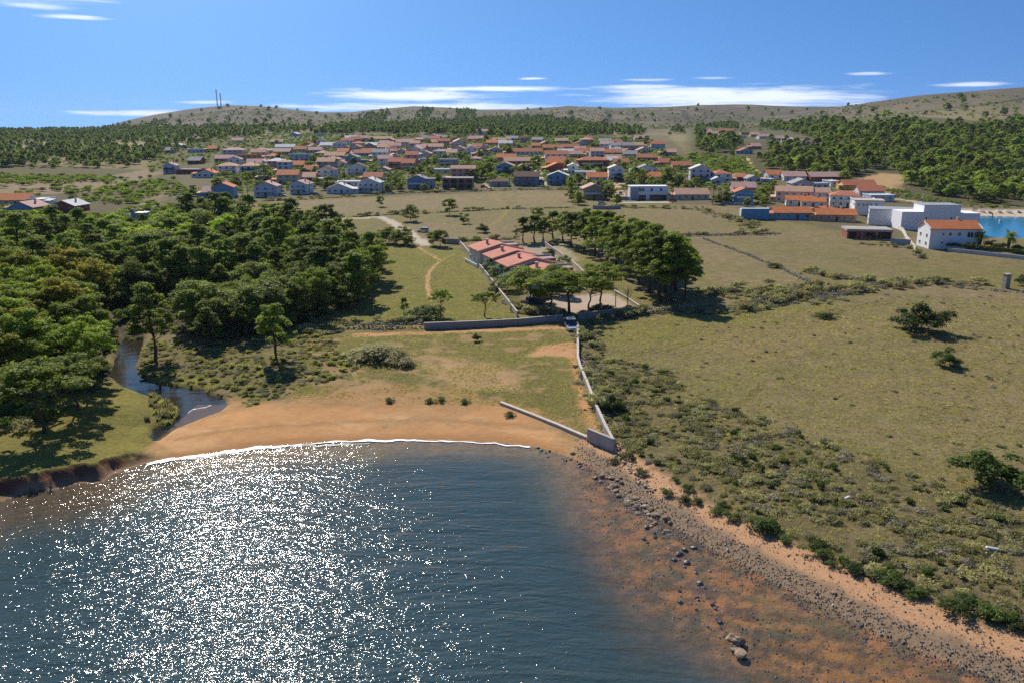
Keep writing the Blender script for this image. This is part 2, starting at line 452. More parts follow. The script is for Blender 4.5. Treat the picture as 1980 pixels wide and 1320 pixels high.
def trail(pts, c, w, k=1.0, tx=0., px=True):
    q = poly(*pts) if px else pts
    a = np.array(q); m = (gx > a[:, 0].min() - 9) & (gx < a[:, 0].max() + 9) & (gy > a[:, 1].min() - 9) & (gy < a[:, 1].max() + 9)
    f = np.zeros(len(gx)); d = seg_dist(gx[m], gy[m], q) + (nC[m] - .5) * w * .7
    f[m] = ss(w * .62, w * .38, d) * k
    mixin(f, c, tx)

DRY, GREEN, LAWN, SAND, SOIL = (.255, .205, .110), (.190, .180, .055), (.205, .195, .050), (.465, .248, .103), (.42, .185, .075)
mixin(ss(.42, .62, nB) * .7, (.215, .195, .080)); mixin(ss(.55, .75, nF) * .5, (.29, .225, .135))
mixin(ss(900, 1500, gy), (.125, .093, .070), 1); mixin(ss(900, 1500, gy) * ss(.45, .65, nF) * .7, (.098, .080, .056))
mixin(ss(.5, .8, gx / np.maximum(gy, 60)) * ss(300, 500, gy) * .85, (.122, .092, .070))
# scrubby land on the left, woodland floors
region([(-300, 445), (330, 445), (560, 395), (420, 385), (330, 330), (-300, 300)], (.115, .105, .045), 10, .9, 1)
region([(-200, 360), (180, 345), (330, 318), (330, 332), (180, 372), (-200, 385)], (.30, .225, .155), 4, .9, 1)
region([(300, 395), (430, 340), (330, 352), (260, 378)], (.27, .215, .12), 3, .8, 1)
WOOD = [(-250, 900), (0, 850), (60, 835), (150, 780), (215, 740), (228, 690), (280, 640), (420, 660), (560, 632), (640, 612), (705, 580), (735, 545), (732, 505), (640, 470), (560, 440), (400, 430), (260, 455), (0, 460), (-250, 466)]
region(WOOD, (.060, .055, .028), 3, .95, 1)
region([(-200, 475), (250, 470), (250, 448), (-200, 445)], (.13, .14, .03), 4, .9, 1)
# village ground
region([(320, 395), (480, 388), (760, 380), (1040, 368), (1130, 370), (1230, 392), (1420, 398), (1500, 425), (1740, 470), (1800, 420), (1700, 360), (1500, 340), (1330, 300), (1290, 262), (720, 255), (420, 262), (310, 300)], (.130, .118, .062), 4, .8, .8)
region([(290, 335), (420, 312), (560, 292), (720, 264), (560, 258), (420, 262), (290, 292)], (.125, .120, .045), 5, .85, 1)
region([(1330, 330), (1500, 335), (1720, 380), (1760, 405), (2300, 410), (2300, 230), (1900, 235), (1330, 240)], (.085, .085, .038), 8, .85, 1)
region([(1620, 355), (1700, 335), (1760, 340), (1720, 380), (1640, 372)], (.42, .27, .13), 4, .9, .2)
region([(1720, 395), (1860, 395), (2100, 400), (2100, 412), (1800, 412)], (.20, .17, .10), 5, .8, 1)
region([(1760, 414), (1900, 405), (2150, 408), (2150, 424), (1960, 423), (1800, 418)], (.52, .40, .30), 2, 1, 0, 1)
trail([(1735, 385), (1780, 392), (1830, 402), (1880, 408)], (.46, .37, .26), 5)
trail([(1440, 306), (1448, 322), (1466, 338)], (.50, .34, .18), 6)
# meadows
region([(690, 520), (735, 478), (890, 478), (1000, 612), (1000, 618), (820, 634), (600, 640), (640, 612), (710, 575)], LAWN, 2.5, .92, 1, 4)
region([(640, 436), (760, 424), (830, 470), (1050, 470), (1110, 440), (900, 425), (960, 405), (1100, 425), (1050, 480), (850, 480), (740, 480)], (.205, .185, .070), 4, .6, 1)
region([(1060, 475), (1110, 470), (1240, 560), (1330, 590), (1250, 600), (1150, 560)], LAWN, 3, .8, 1)
region([(1120, 640), (1200, 612), (1350, 602), (1440, 600), (1560, 596), (1400, 640), (1200, 690)], (.205, .190, .055), 4, .7, 1)
region([(1840, 530), (2100, 520), (2100, 566), (1900, 556)], (.19, .19, .045), 3, .8, 1)
region([(1560, 480), (1800, 490), (2100, 515), (2100, 560), (1800, 545), (1650, 520)], (.215, .175, .075), 5, .6, 1)
mixin(ss(.52, .72, nA) * (gy < 330) * .45, (.185, .165, .065))
mixin(ss(.60, .74, fbm(gx / 3.1, gy / 3.1, 61, 4)) * (gy < 420) * .3, (.15, .13, .065))
region([(590, 648), (1110, 632), (1122, 720), (1185, 860), (970, 790), (560, 770), (480, 790), (560, 700)], (.200, .175, .062), 4, .9, 1)
CREEKSCRUB = [(262, 735), (255, 705), (290, 660), (420, 660), (560, 640), (640, 650), (690, 715), (660, 730), (545, 765), (480, 785), (400, 752), (300, 740)]
region(CREEKSCRUB, (.185, .165, .062), 2.5, .85, 1)
# sand, bare soil
f = region([(295, 905), (298, 850), (350, 815), (430, 785), (560, 772), (720, 770), (860, 782), (960, 778), (1080, 815), (1180, 868), (1185, 890), (1200, 960), (1120, 960), (900, 880), (600, 880)], SAND, 3.0, 1, 0, 5.0)
sandn = ss(.35, .65, fbm(gx / 4, gy / 9, 71, 3)); mixin(f * sandn * .5, (.41, .215, .085), 0); mixin(f * ss(.5, .62, fbm(gx / 1.7, gy / 1.2, 73, 4)) * .35, (.34, .20, .10), 0); mixin(f * ss(.56, .7, fbm(gx / 6, gy / 2.5, 79, 3)) * .5, (.53, .325, .165), 0)
region([(560, 765), (760, 752), (900, 752), (960, 780), (860, 790), (700, 785), (560, 790)], (.36, .215, .095), 2, .75, .4, 5)
dcb = sdf(gx, gy, COVE); mixin((gx > -44) * (gx < 10) * (gy < 110) * ss(2.6, .6, dcb + (nA - .5) * 1.6) * (dcb > -1) * .8, (.33, .165, .068), 0)
mixin((gx > -44) * (gx < 8) * (gy < 110) * ss(.7, .4, np.abs(dcb - 4.2 - 2.5 * nB) + (nC - .5) * .9) * .35, (.20, .115, .06), 0)
near_meadow = (gy < 152) & (gy > 88) & (gx > -35) & (gx < 13)
mixin(near_meadow * ss(.56, .66, fbm(gx / 4.2, gy / 3.0, 75, 4)) * .6, (.37, .235, .115), .3)
region([(1010, 690), (1030, 668), (1110, 660), (1114, 690)], (.46, .25, .125), 1.0, .95, .1, 2)
region([(820, 705), (850, 690), (950, 700), (980, 740), (1010, 755), (930, 750), (850, 725)], (.40, .255, .13), 2, .75, .3, 4)
region([(1100, 690), (1117, 690), (1128, 740), (1150, 800), (1178, 850), (1140, 840), (1120, 790), (1108, 730)], (.47, .235, .105), .8, .95, 0, 1.2)
trail([(690, 648), (760, 645), (850, 643), (940, 638), (1085, 634)], (.45, .24, .11), 2.2, .9)
trail([(850, 645), (830, 690), (822, 710)], (.30, .225, .10), 1.6, .7, .5)
trail([(640, 680), (682, 712), (690, 735)], (.32, .25, .10), .8, .8, .5)
# roads and paths
ROAD = (.43, .36, .28)
trail([(555, 428), (640, 424), (735, 420), (755, 428), (790, 450), (822, 474)], ROAD, 4.2)
trail([(808, 478), (832, 492), (852, 504), (838, 515), (828, 530), (826, 555), (832, 580)], (.45, .255, .13), 1.0, .95)
trail([(852, 504), (880, 490)], (.26, .22, .08), 1.0, .6)
trail([(950, 362), (955, 380), (985, 402), (960, 430), (930, 445)], (.27, .21, .07), 2.2, .8, .7)
trail([(945, 340), (944, 365)], ROAD, 5); trail([(1041, 330), (1046, 362)], (.50, .44, .37), 7)
trail([(1199, 345), (1199, 378)], (.45, .30, .2), 7); trail([(1205, 391), (1290, 391)], (.55, .5, .42), 4)
for off in (0, 6):
    trail([(1200, 692 + off), (1300, 668 + off), (1440, 632 + off), (1560, 608 + off), (1680, 588 + off), (1800, 572 + off)], (.150, .130, .042), .9, .9, .6)
    trail([(1290, 832 + off), (1340, 812 + off), (1400, 792 + off), (1445, 768 + off), (1480, 738 + off)], (.155, .125, .045), .7, .85, .6)
trail([(250, 420), (275, 405), (300, 398)], (.45, .40, .32), 4); trail([(262, 394), (330, 396)], (.48, .42, .36), 3)
trail([(1195, 872), (1240, 905), (1250, 925)], (.30, .21, .09), .6, .8, .3)
# villa yard
YARD = [(1005, 590), (1050, 575), (1110, 572), (1180, 567), (1228, 593), (1150, 600), (1110, 606), (1040, 606)]
region(YARD, (.40, .31, .235), .8, 1, 0, 1.0)
region([(890, 478), (925, 490), (1000, 545), (1010, 600), (1000, 606), (950, 540)], (.12, .13, .035), 1, .8, 1, 2)
region([(925, 480), (1100, 470), (1130, 540), (1060, 560), (930, 510)], (.40, .34, .27), 2, .6, .2, 2)
# right shore: scrub floor, gravel
SCRUB = [(1125, 650), (1160, 640), (1170, 690), (1290, 715), (1330, 760), (1440, 800), (1560, 840), (1640, 870), (1800, 930), (2000, 1010), (2200, 1080), (2200, 1300), (1985, 1228), (1800, 1160), (1600, 1088), (1440, 1008), (1260, 935), (1195, 872), (1150, 790)]
region(SCRUB, (.165, .138, .075), 2.5, .8, 1, 4)
dc = sdf(gx, gy, COVE); rightw = ss(7.5, 11, gx + (nA - .5) * 3) * (gy < 98)
mixin(rightw * (dc > -.5) * ss(7.0, 5.0, dc + (nC - .5) * 2.4 + (nA - .5) * 2), (.43, .245, .130), 0)
mixin(rightw * ss(2.7, 1.6, np.abs(dc - .7) + (nC - .5) * 1.6) * .9, (.20, .145, .095), 0)
# left bank and its red earth cliff
lb = ss(-45.5, -47, gx) * (gy < 122) * (dc > 0)
mixin(lb * ss(-98, -88, gx), (.225, .205, .052), 1)
mixin(lb * ss(.5, .62, nA) * .4, (.15, .15, .045), 1)
gzg = gz.reshape(nr, nc); slope = np.hypot(*np.gradient(gzg, axis=(0, 1))).ravel() / .40
mixin(ss(-40, -44, gx) * (gy < 100) * (dc > -1) * ss(.38, .75, slope) * ss(5, 2.5, dc), (.145, .060, .035), 0)
mixin(ss(-43, -46, gx) * (gy < 100) * ss(1.3, .4, dc) * (dc > -1), (.27, .16, .10), 0)
dk = sdf(gx, gy, CREEK)
mixin((gy < 160) * ss(.9, -.1, dk + (nC - .5) * .8), (.065, .048, .032), 0)
mixin((gy < 160) * (gx > -47) * ss(.9, 0, dk) * (gy < 112) * .7, (.42, .27, .15), 0)
hillm = ss(1000, 1500, gy)
mixin(hillm * ss(.47, .60, fbm(gx / 45, gy / 110, 131, 4)) * .75, (.085, .082, .048)); mixin(hillm * ss(.52, .64, fbm(gx / 150, gy / 260, 133, 4)) * .6, (.105, .095, .055)); mixin(hillm * ss(.55, .68, fbm(gx / 30, gy / 70, 135, 3)) * .5, (.21, .165, .125))
for pts, c_ in (([(1320, 470), (1480, 515), (1560, 548), (1380, 556), (1335, 520)], (.27, .215, .115)), ([(1370, 462), (1500, 460), (1640, 470), (1680, 500), (1600, 545), (1500, 510)], (.215, .185, .085)), ([(1200, 408), (1330, 410), (1440, 440), (1300, 448), (1200, 430)], (.225, .185, .09)), ([(350, 400), (560, 392), (560, 420), (420, 420)], (.30, .235, .14)), ([(560, 392), (950, 372), (980, 400), (560, 420)], (.275, .22, .13)), ([(1000, 372), (1110, 372), (1100, 400), (990, 402)], (.29, .22, .125)), ([(1300, 640), (1600, 600), (1700, 640), (1450, 720)], (.27, .205, .105)), ([(1500, 730), (1900, 640), (2000, 760), (1650, 830)], (.235, .19, .09))): region(pts, c_, 2.5, .55, 1, 4)
alb = np.where((dc > 0)[:, None] & (gy < 900)[:, None], alb * (1 - tex[:, None] * np.array([.15, .20, .24])), alb)
for pts in ([(428, 214), (410, 232), (385, 252)], [(1640, 230), (1720, 222), (1800, 214), (1900, 203), (1990, 190)], [(560, 251), (640, 248), (740, 246), (830, 244)], [(1005, 240), (1002, 214)], [(1330, 232), (1322, 214)], [(1180, 244), (1176, 213)]): trail(pts, (.045, .042, .034), 13, .85, 1)
# sea bed: sand and weed, with teal painted in where deep water absorbs light
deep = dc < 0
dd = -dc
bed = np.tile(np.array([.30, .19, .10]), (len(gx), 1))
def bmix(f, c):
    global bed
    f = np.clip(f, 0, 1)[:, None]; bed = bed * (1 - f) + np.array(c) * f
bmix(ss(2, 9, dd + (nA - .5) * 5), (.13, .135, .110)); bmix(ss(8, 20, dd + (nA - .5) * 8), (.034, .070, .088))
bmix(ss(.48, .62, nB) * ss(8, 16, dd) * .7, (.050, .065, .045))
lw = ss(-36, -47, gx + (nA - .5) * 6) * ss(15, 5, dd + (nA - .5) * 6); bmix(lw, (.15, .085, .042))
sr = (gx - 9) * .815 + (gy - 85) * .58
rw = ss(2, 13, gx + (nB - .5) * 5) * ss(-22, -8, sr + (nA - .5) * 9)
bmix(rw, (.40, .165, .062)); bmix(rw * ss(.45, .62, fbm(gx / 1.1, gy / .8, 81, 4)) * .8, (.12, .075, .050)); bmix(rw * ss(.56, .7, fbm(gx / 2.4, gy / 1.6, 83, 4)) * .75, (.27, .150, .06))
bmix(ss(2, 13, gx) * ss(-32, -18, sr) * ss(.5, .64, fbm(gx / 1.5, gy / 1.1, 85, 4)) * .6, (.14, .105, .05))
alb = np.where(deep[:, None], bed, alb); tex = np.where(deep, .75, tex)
# bare hill lines: dry stone boundaries on the far slopes are built further down
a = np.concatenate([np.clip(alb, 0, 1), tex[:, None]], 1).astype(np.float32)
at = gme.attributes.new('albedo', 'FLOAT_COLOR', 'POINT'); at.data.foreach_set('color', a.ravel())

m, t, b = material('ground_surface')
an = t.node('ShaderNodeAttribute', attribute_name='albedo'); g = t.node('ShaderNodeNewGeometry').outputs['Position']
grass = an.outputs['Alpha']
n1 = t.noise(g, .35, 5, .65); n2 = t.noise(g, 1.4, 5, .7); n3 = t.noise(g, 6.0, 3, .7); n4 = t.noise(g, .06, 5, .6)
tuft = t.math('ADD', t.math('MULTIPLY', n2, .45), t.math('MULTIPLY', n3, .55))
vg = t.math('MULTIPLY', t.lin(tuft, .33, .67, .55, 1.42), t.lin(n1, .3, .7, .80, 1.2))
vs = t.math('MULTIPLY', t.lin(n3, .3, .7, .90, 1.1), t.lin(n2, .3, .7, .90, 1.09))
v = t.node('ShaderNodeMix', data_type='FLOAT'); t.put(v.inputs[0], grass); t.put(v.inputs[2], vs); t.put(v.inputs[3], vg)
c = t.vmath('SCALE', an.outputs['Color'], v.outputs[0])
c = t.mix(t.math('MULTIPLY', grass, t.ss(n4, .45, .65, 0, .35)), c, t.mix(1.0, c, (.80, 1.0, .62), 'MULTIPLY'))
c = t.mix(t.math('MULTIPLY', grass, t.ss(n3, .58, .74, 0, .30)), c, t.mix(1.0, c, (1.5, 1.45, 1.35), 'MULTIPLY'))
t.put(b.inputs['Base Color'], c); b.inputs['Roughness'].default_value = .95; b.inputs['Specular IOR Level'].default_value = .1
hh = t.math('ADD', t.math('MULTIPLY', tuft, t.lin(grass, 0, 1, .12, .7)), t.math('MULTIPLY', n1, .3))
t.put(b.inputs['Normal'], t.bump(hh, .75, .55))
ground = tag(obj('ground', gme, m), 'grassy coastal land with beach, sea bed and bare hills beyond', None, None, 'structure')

# ------------------------------------------------------------------ water
def water(name, amp, tint, rough, scale=1.0, centre=(-6, -75)):
    m, t, b = material(name); t.n.remove(b)
    g = t.node('ShaderNodeNewGeometry').outputs['Position']
    x, y, z = t.sep(g)
    ex = t.math('SUBTRACT', x, centre[0]); ey = t.math('SUBTRACT', y, centre[1])
    r = t.math('SQRT', t.math('ADD', t.math('MULTIPLY', ex, ex), t.math('MULTIPLY', ey, ey)))
    th = t.math('MULTIPLY', t.math('ARCTAN2', ex, ey), 150.0)
    def wv(sr, st, seed, det, ds=.4): return t.noise(t.comb(t.math('MULTIPLY', r, sr), t.math('MULTIPLY', th, st), seed), 1.0, det, .55, ds)
    h = t.math('ADD', t.math('MULTIPLY', wv(.50 * scale, .12 * scale, 1.0, 2), .46 * amp), t.math('MULTIPLY', wv(2.0 * scale, .62 * scale, 4.0, 2), .165 * amp))
    h = t.math('ADD', h, t.math('MULTIPLY', wv(6.0 * scale, 2.2 * scale, 9.0, 1), .058 * amp))
    sh = t.math('ADD', t.math('MULTIPLY', t.math('SUBTRACT', x, 9.0), .815), t.math('MULTIPLY', t.math('SUBTRACT', y, 85.0), .58))
    h = t.math('MULTIPLY', h, t.ss(sh, -24.0, -6.0, 1.0, .60))      # the shallows off the right shore are sheltered
    nb = t.bump(h, 1.0, 1.0)
    inc = t.node('ShaderNodeNewGeometry').outputs['Incoming']      # Schlick reflectance, the same from above and below
    cs = t.math('ABSOLUTE', t.vmath('DOT_PRODUCT', nb, inc)); om = t.math('SUBTRACT', 1.0, cs, clamp=True)
    fr = t.math('ADD', .021, t.math('MULTIPLY', t.math('POWER', om, 5.0), .95))
    gl = t.node('ShaderNodeBsdfGlossy'); gl.inputs['Roughness'].default_value = rough; t.l.new(nb, gl.inputs['Normal'])
    tr = t.node('ShaderNodeBsdfTransparent'); tr.inputs[0].default_value = (*tint, 1)
    df = t.node('ShaderNodeBsdfDiffuse'); df.inputs[0].default_value = (.040, .074, .084, 1); t.l.new(nb, df.inputs['Normal'])
    m1 = t.node('ShaderNodeMixShader'); t.put(m1.inputs[0], t.lin(t.node('ShaderNodeAttribute', attribute_name='turbid').outputs['Fac'], 0, 1, .06, .80)); t.l.new(tr.outputs[0], m1.inputs[1]); t.l.new(df.outputs[0], m1.inputs[2])
    mx = t.node('ShaderNodeMixShader'); t.l.new(fr, mx.inputs[0]); t.l.new(m1.outputs[0], mx.inputs[1]); t.l.new(gl.outputs[0], mx.inputs[2])
    t.l.new(mx.outputs[0], t.n['Material Output'].inputs[0])
    return m
sx_ = np.arange(-300, 171, 2.0); sy_ = np.concatenate([np.arange(-90, 30, 6.0), np.arange(30, 97.1, 1.0)])
SXg, SYg = np.meshgrid(sx_, sy_); k = np.arange(SXg.size).reshape(SXg.shape)
me = np_mesh('sea', np.stack([SXg.ravel(), SYg.ravel(), np.zeros(SXg.size)], 1), np.stack([k[:-1, :-1], k[:-1, 1:], k[1:, 1:], k[1:, :-1]], -1).reshape(-1, 4))
xx, yy_ = SXg.ravel(), SYg.ravel(); dsea = -sdf(xx, yy_, COVE); srs = (xx - 9) * .815 + (yy_ - 85) * .58; wn = fbm(xx / 9, yy_ / 9, 141, 3) - .5
turb = ss(2, 15, dsea + wn * 8) * (1 - ss(2, 13, xx + wn * 6) * ss(-24, -9, srs + wn * 10)) * (1 - .6 * ss(-38, -48, xx) * ss(16, 6, dsea))
at = me.attributes.new('turbid', 'FLOAT', 'POINT'); at.data.foreach_set('value', turb.astype(np.float32))
tag(obj('sea', me, water('rippled_sea_water', 1.0, (.86, .92, .93), .085)), 'rippled sea water of the cove sparkling in the sun', None, None, 'structure')
me = MB().poly([(-84, 93.5, .06), (-38, 93.5, .06), (-38, 112, .06), (-60, 150, .06), (-84, 150, .06)]).mesh('creek')
tag(obj('creek', me, water('calm_creek_water', .10, (.62, .58, .50), .03)), 'calm creek pool reaching the beach between grassy banks', None, None, 'structure')
m = surface('turquoise_bay_water', (.015, .20, .38), .12, .12, .03, .5)
me = MB().poly([(90, 285, .02), (620, 285, .02), (620, 372, .02), (90, 372, .02)]).mesh('bay_water')
tag(obj('bay_water', me, m), 'turquoise bay water behind the palm garden', None, None, 'structure')
# ------------------------------------------------------------------ vegetation builders
def leaf_faces(g, centres, radii, n_per, size, flat=.7, shell=.55, upb=1.15, stretch=1.0):
    k = len(centres); tot = int(np.sum(n_per)); ci = np.repeat(np.arange(k), n_per)
    d = g.normal(size=(tot, 3)); d /= np.linalg.norm(d, axis=1, keepdims=True)
    low = d[:, 2] < -.2; d[low, 2] *= -.6
    r = radii[ci] * (shell + (1 - shell) * g.random(tot) ** .6) * (1 + .22 * np.abs(g.normal(size=tot)) * (g.random(tot) < .5))
    p = centres[ci] + d * r[:, None] * np.array([1, 1, flat])
    n = d * .7 + g.normal(size=(tot, 3)) * .45; n[:, 2] += upb; n /= np.linalg.norm(n, axis=1, keepdims=True)
    a = np.cross(n, g.normal(size=(tot, 3))); a /= np.linalg.norm(a, axis=1, keepdims=True) + 1e-9
    b = np.cross(n, a); s = size * (.6 + .8 * g.random(tot))[:, None]
    v = np.stack([p + a * s * stretch, p - a * s * .5 + b * s * .75, p - a * s * .5 - b * s * .75], 1).reshape(-1, 3)
    return v, np.arange(tot * 3).reshape(-1, 3)

def trunk_mesh(name, g, h, r0, top, limbs, lean=.05, fork=0):
    mb = MB(); pts = []; bx, by = g.normal(size=2) * lean * h
    for i in range(6):
        t = i / 5; pts.append((bx * t * t + .02 * h * g.normal() * (0 < i < 5), by * t * t + .02 * h * g.normal() * (0 < i < 5), -.4 + t * (top + .4)))
    mb.tube(pts, [r0 * 1.25, r0, r0 * .86, r0 * .7, r0 * .52, r0 * .3], 7)
    for c in limbs:
        zt = min(max(c[2] * .62, h * .25), top * .92); t = (zt + .4) / (top + .4); q = min(int(t * 5), 4); f = t * 5 - q
        a = Vector(pts[q]).lerp(Vector(pts[q + 1]), f); e = Vector(c); mid = a.lerp(e, .55) + Vector((0, 0, -.06 * h * g.random()))
        mb.tube([a, mid, e], [r0 * .34, r0 * .24, r0 * .1], 4)
    return mb.mesh(name)

def make_tree(seed, kind, h, rad, mat, bark='bark', leaves=5000, size=.26):
    g = np.random.default_rng(seed)
    if kind == 'umbrella':
        n = 62; an = g.random(n) * 6.283; rr = rad * np.sqrt(g.random(n)) * .88
        top = h * .97 - (rr / rad) ** 2 * h * .24; z = top - g.random(n) ** 2 * h * .26 + g.normal(size=n) * h * .025
        c = np.stack([rr * np.cos(an), rr * np.sin(an), z], 1); cr = rad * (.10 + .17 * g.random(n) ** 1.5); fl = .75; tz = h * .78
    elif kind == 'pine':
        n = 66; t = g.random(n) ** .8; z = h * (.27 + .69 * t)
        prof = np.interp(t, [0, .25, .6, 1], [.70, 1.0, .82, .20]); an = g.random(n) * 6.283; rr = rad * prof * (.35 + .6 * np.sqrt(g.random(n)))
        c = np.stack([rr * np.cos(an), rr * np.sin(an), z], 1); cr = rad * (.12 + .22 * g.random(n) ** 1.5); fl = .75; tz = h * .90
    elif kind == 'round':
        n = 40; t = g.random(n); z = h * (.16 + .72 * t); prof = np.sqrt(np.clip(1 - ((t - .42) / .62) ** 2, .05, 1)); an = g.random(n) * 6.283
        rr = rad * prof * (.3 + .62 * np.sqrt(g.random(n))); c = np.stack([rr * np.cos(an), rr * np.sin(an), z], 1); cr = rad * (.24 + .16 * g.random(n)); fl = .85; tz = h * .7
    else:  # low bush
        n = 22; an = g.random(n) * 6.283; rr = rad * np.sqrt(g.random(n)) * .82; z = h * (.22 + .52 * g.random(n)) * (1.08 - (rr / rad) ** 2 * .6)
        c = np.stack([rr * np.cos(an), rr * np.sin(an), z], 1); cr = rad * (.24 + .16 * g.random(n)); fl = .75; tz = h * .45
    rag = .72 + .66 * g.random(n); c[:, :2] *= rag[:, None]; c[:, 2] += g.normal(size=n) * h * .02
    wed = g.random() * 6.283; ang_ = np.abs((np.arctan2(c[:, 1], c[:, 0]) - wed + math.pi) % 6.283 - math.pi); cr = np.where(ang_ < .5, cr * .6, cr)
    per = np.maximum((leaves * cr ** 2 / np.sum(cr ** 2)).astype(int), 6)
    v, f = leaf_faces(g, c, cr, per, size, fl)
    crown = np_mesh('crown', v, f); crown.materials.append(M[mat])
    limbs = c[g.permutation(n)[:9 if kind in ('umbrella', 'pine') else 5]]
    tr = trunk_mesh('trunk', g, h, max(.023 * h, .05), tz, limbs, .03 if kind != 'umbrella' else .06); tr.materials.append(M[bark])
    return {'trunk': tr, 'crown': crown, 'h': h}

SETS = {}; RANK = {}
def tree_set(key, kind, h, rad, mat, n=4, bark='bark', leaves=5000, size=.26):
    SETS[key] = [make_tree(hash_seed(key, i), kind, h * (1 + .08 * (i - n / 2) / n), rad * (1 + .10 * ((i * 7) % n - n / 2) / n), mat, bark, leaves, size) for i in range(n)]
def hash_seed(key, i): return sum(ord(c) * (j + 3) for j, c in enumerate(key)) * 31 + i * 101
tree_set('gold', 'umbrella', 14.5, 5.2, 'pine_gold', 5, leaves=11000, size=.20)
tree_set('umb', 'umbrella', 9.0, 4.6, 'pine', 4, leaves=8000, size=.18)
tree_set('pine', 'pine', 13.0, 3.9, 'pine', 6, leaves=10000, size=.20)
tree_set('oak', 'round', 9.0, 4.0, 'leaf', 5, leaves=8000, size=.21)
tree_set('bright', 'round', 8.0, 3.8, 'leaf_bright', 3, leaves=5500, size=.26)
tree_set('olive', 'round', 5.0, 2.4, 'olive', 3, 'bark_grey', leaves=3500, size=.16)
tree_set('juniper', 'bush', 4.0, 3.4, 'juniper', 4, leaves=5500, size=.17)
tree_set('bush', 'bush', 1.6, 1.5, 'juniper', 5, leaves=1400, size=.10)
tree_set('greybush', 'bush', 1.4, 1.6, 'scrub', 5, 'bark_grey', leaves=1300, size=.10)
tree_set('garden', 'round', 7.0, 3.2, 'leaf', 5, leaves=1500, size=.40)
tree_set('farpine', 'pine', 10.0, 3.0, 'farwood', 4, leaves=700, size=.62)
tree_set('faroak', 'round', 7.0, 3.6, 'farwood', 4, leaves=700, size=.62)

def plant(key, x, y, h, name, label, cat, group=None, z=None, i=None, sxy=1.0):
    s = SETS[key]; pr = s[rnd.randrange(len(s)) if i is None else i % len(s)]
    k = h / pr['h']
    r = empty(name, (x, y, Hs(x, y) if z is None else z), rnd.uniform(0, 6.283)); r.scale = (k * sxy, k * sxy, k)
    obj('trunk', pr['trunk'], None, r); obj('crown', pr['crown'], None, r)
    return tag(r, label, cat, group)

def poisson(w, spacing, tries=6000, ok=None, seed=1):
    """points inside polygon w; spacing may be a function of the point"""
    g = np.random.default_rng(seed); a = np.array(w); lo, hi = a.min(0), a.max(0)
    c = g.random((tries, 2)) * (hi - lo) + lo; c = c[inside(c[:, 0], c[:, 1], w)]
    cell = {}; out = []
    for x, y in c:
        if ok is not None and not ok(x, y): continue
        s = spacing(x, y) if callable(spacing) else spacing
        i, j = int(x // 8), int(y // 8); good = True
        for di in (-1, 0, 1):
            for dj in (-1, 0, 1):
                for (qx, qy) in cell.get((i + di, j + dj), ()):
                    if (qx - x) ** 2 + (qy - y) ** 2 < s * s: good = False; break
                if not good: break
            if not good: break
        if good: cell.setdefault((i, j), []).append((x, y)); out.append((x, y))
    return out

def scatter(name, label, pts, scales, meshes, wide=None):
    """one mass of plants or stones: small meshes set on points by geometry nodes"""
    pts = np.asarray(pts, np.float32); n = len(pts)
    me = bpy.data.meshes.new(name); me.vertices.add(n); me.vertices.foreach_set('co', pts.ravel())
    for k, ty, val in (('rot', 'FLOAT', rng.random(n) * 6.283), ('scl', 'FLOAT', np.asarray(scales)), ('pick', 'INT', rng.integers(0, len(meshes), n)), ('wide', 'FLOAT', np.ones(n) if wide is None else np.asarray(wide))):
        at = me.attributes.new(k, ty, 'POINT'); at.data.foreach_set('value', np.asarray(val, np.int32 if ty == 'INT' else np.float32))
    o = obj(name, me); tag(o, label, None, None, 'stuff')
    col = bpy.data.collections.new(name + '_kinds')
    for i, q in enumerate(meshes):
        po = bpy.data.objects.new('%s_kind_%02d' % (name, i), q); col.objects.link(po)
    ng = bpy.data.node_groups.new(name, 'GeometryNodeTree')
    ng.interface.new_socket('Geometry', in_out='INPUT', socket_type='NodeSocketGeometry'); ng.interface.new_socket('Geometry', in_out='OUTPUT', socket_type='NodeSocketGeometry')
    gi = ng.nodes.new('NodeGroupInput'); go = ng.nodes.new('NodeGroupOutput'); ip = ng.nodes.new('GeometryNodeInstanceOnPoints'); ci = ng.nodes.new('GeometryNodeCollectionInfo')
    ci.inputs['Collection'].default_value = col; ci.inputs['Separate Children'].default_value = True; ci.inputs['Reset Children'].default_value = True
    def named(k, ty):
        q = ng.nodes.new('GeometryNodeInputNamedAttribute'); q.data_type = ty; q.inputs['Name'].default_value = k; return q.outputs['Attribute']
    cr = ng.nodes.new('ShaderNodeCombineXYZ'); ng.links.new(named('rot', 'FLOAT'), cr.inputs[2])
    cs = ng.nodes.new('ShaderNodeCombineXYZ'); mu = ng.nodes.new('ShaderNodeMath'); mu.operation = 'MULTIPLY'
    sc = named('scl', 'FLOAT'); ng.links.new(sc, mu.inputs[0]); ng.links.new(named('wide', 'FLOAT'), mu.inputs[1])
    ng.links.new(mu.outputs[0], cs.inputs[0]); ng.links.new(mu.outputs[0], cs.inputs[1]); ng.links.new(sc, cs.inputs[2])
    ng.links.new(gi.outputs[0], ip.inputs['Points']); ng.links.new(ci.outputs[0], ip.inputs['Instance']); ip.inputs['Pick Instance'].default_value = True
    ng.links.new(named('pick', 'INT'), ip.inputs['Instance Index']); ng.links.new(cr.outputs[0], ip.inputs['Rotation']); ng.links.new(cs.outputs[0], ip.inputs['Scale'])
    ng.links.new(ip.outputs[0], go.inputs[0])
    md = o.modifiers.new('scatter', 'NODES'); md.node_group = ng
    return o

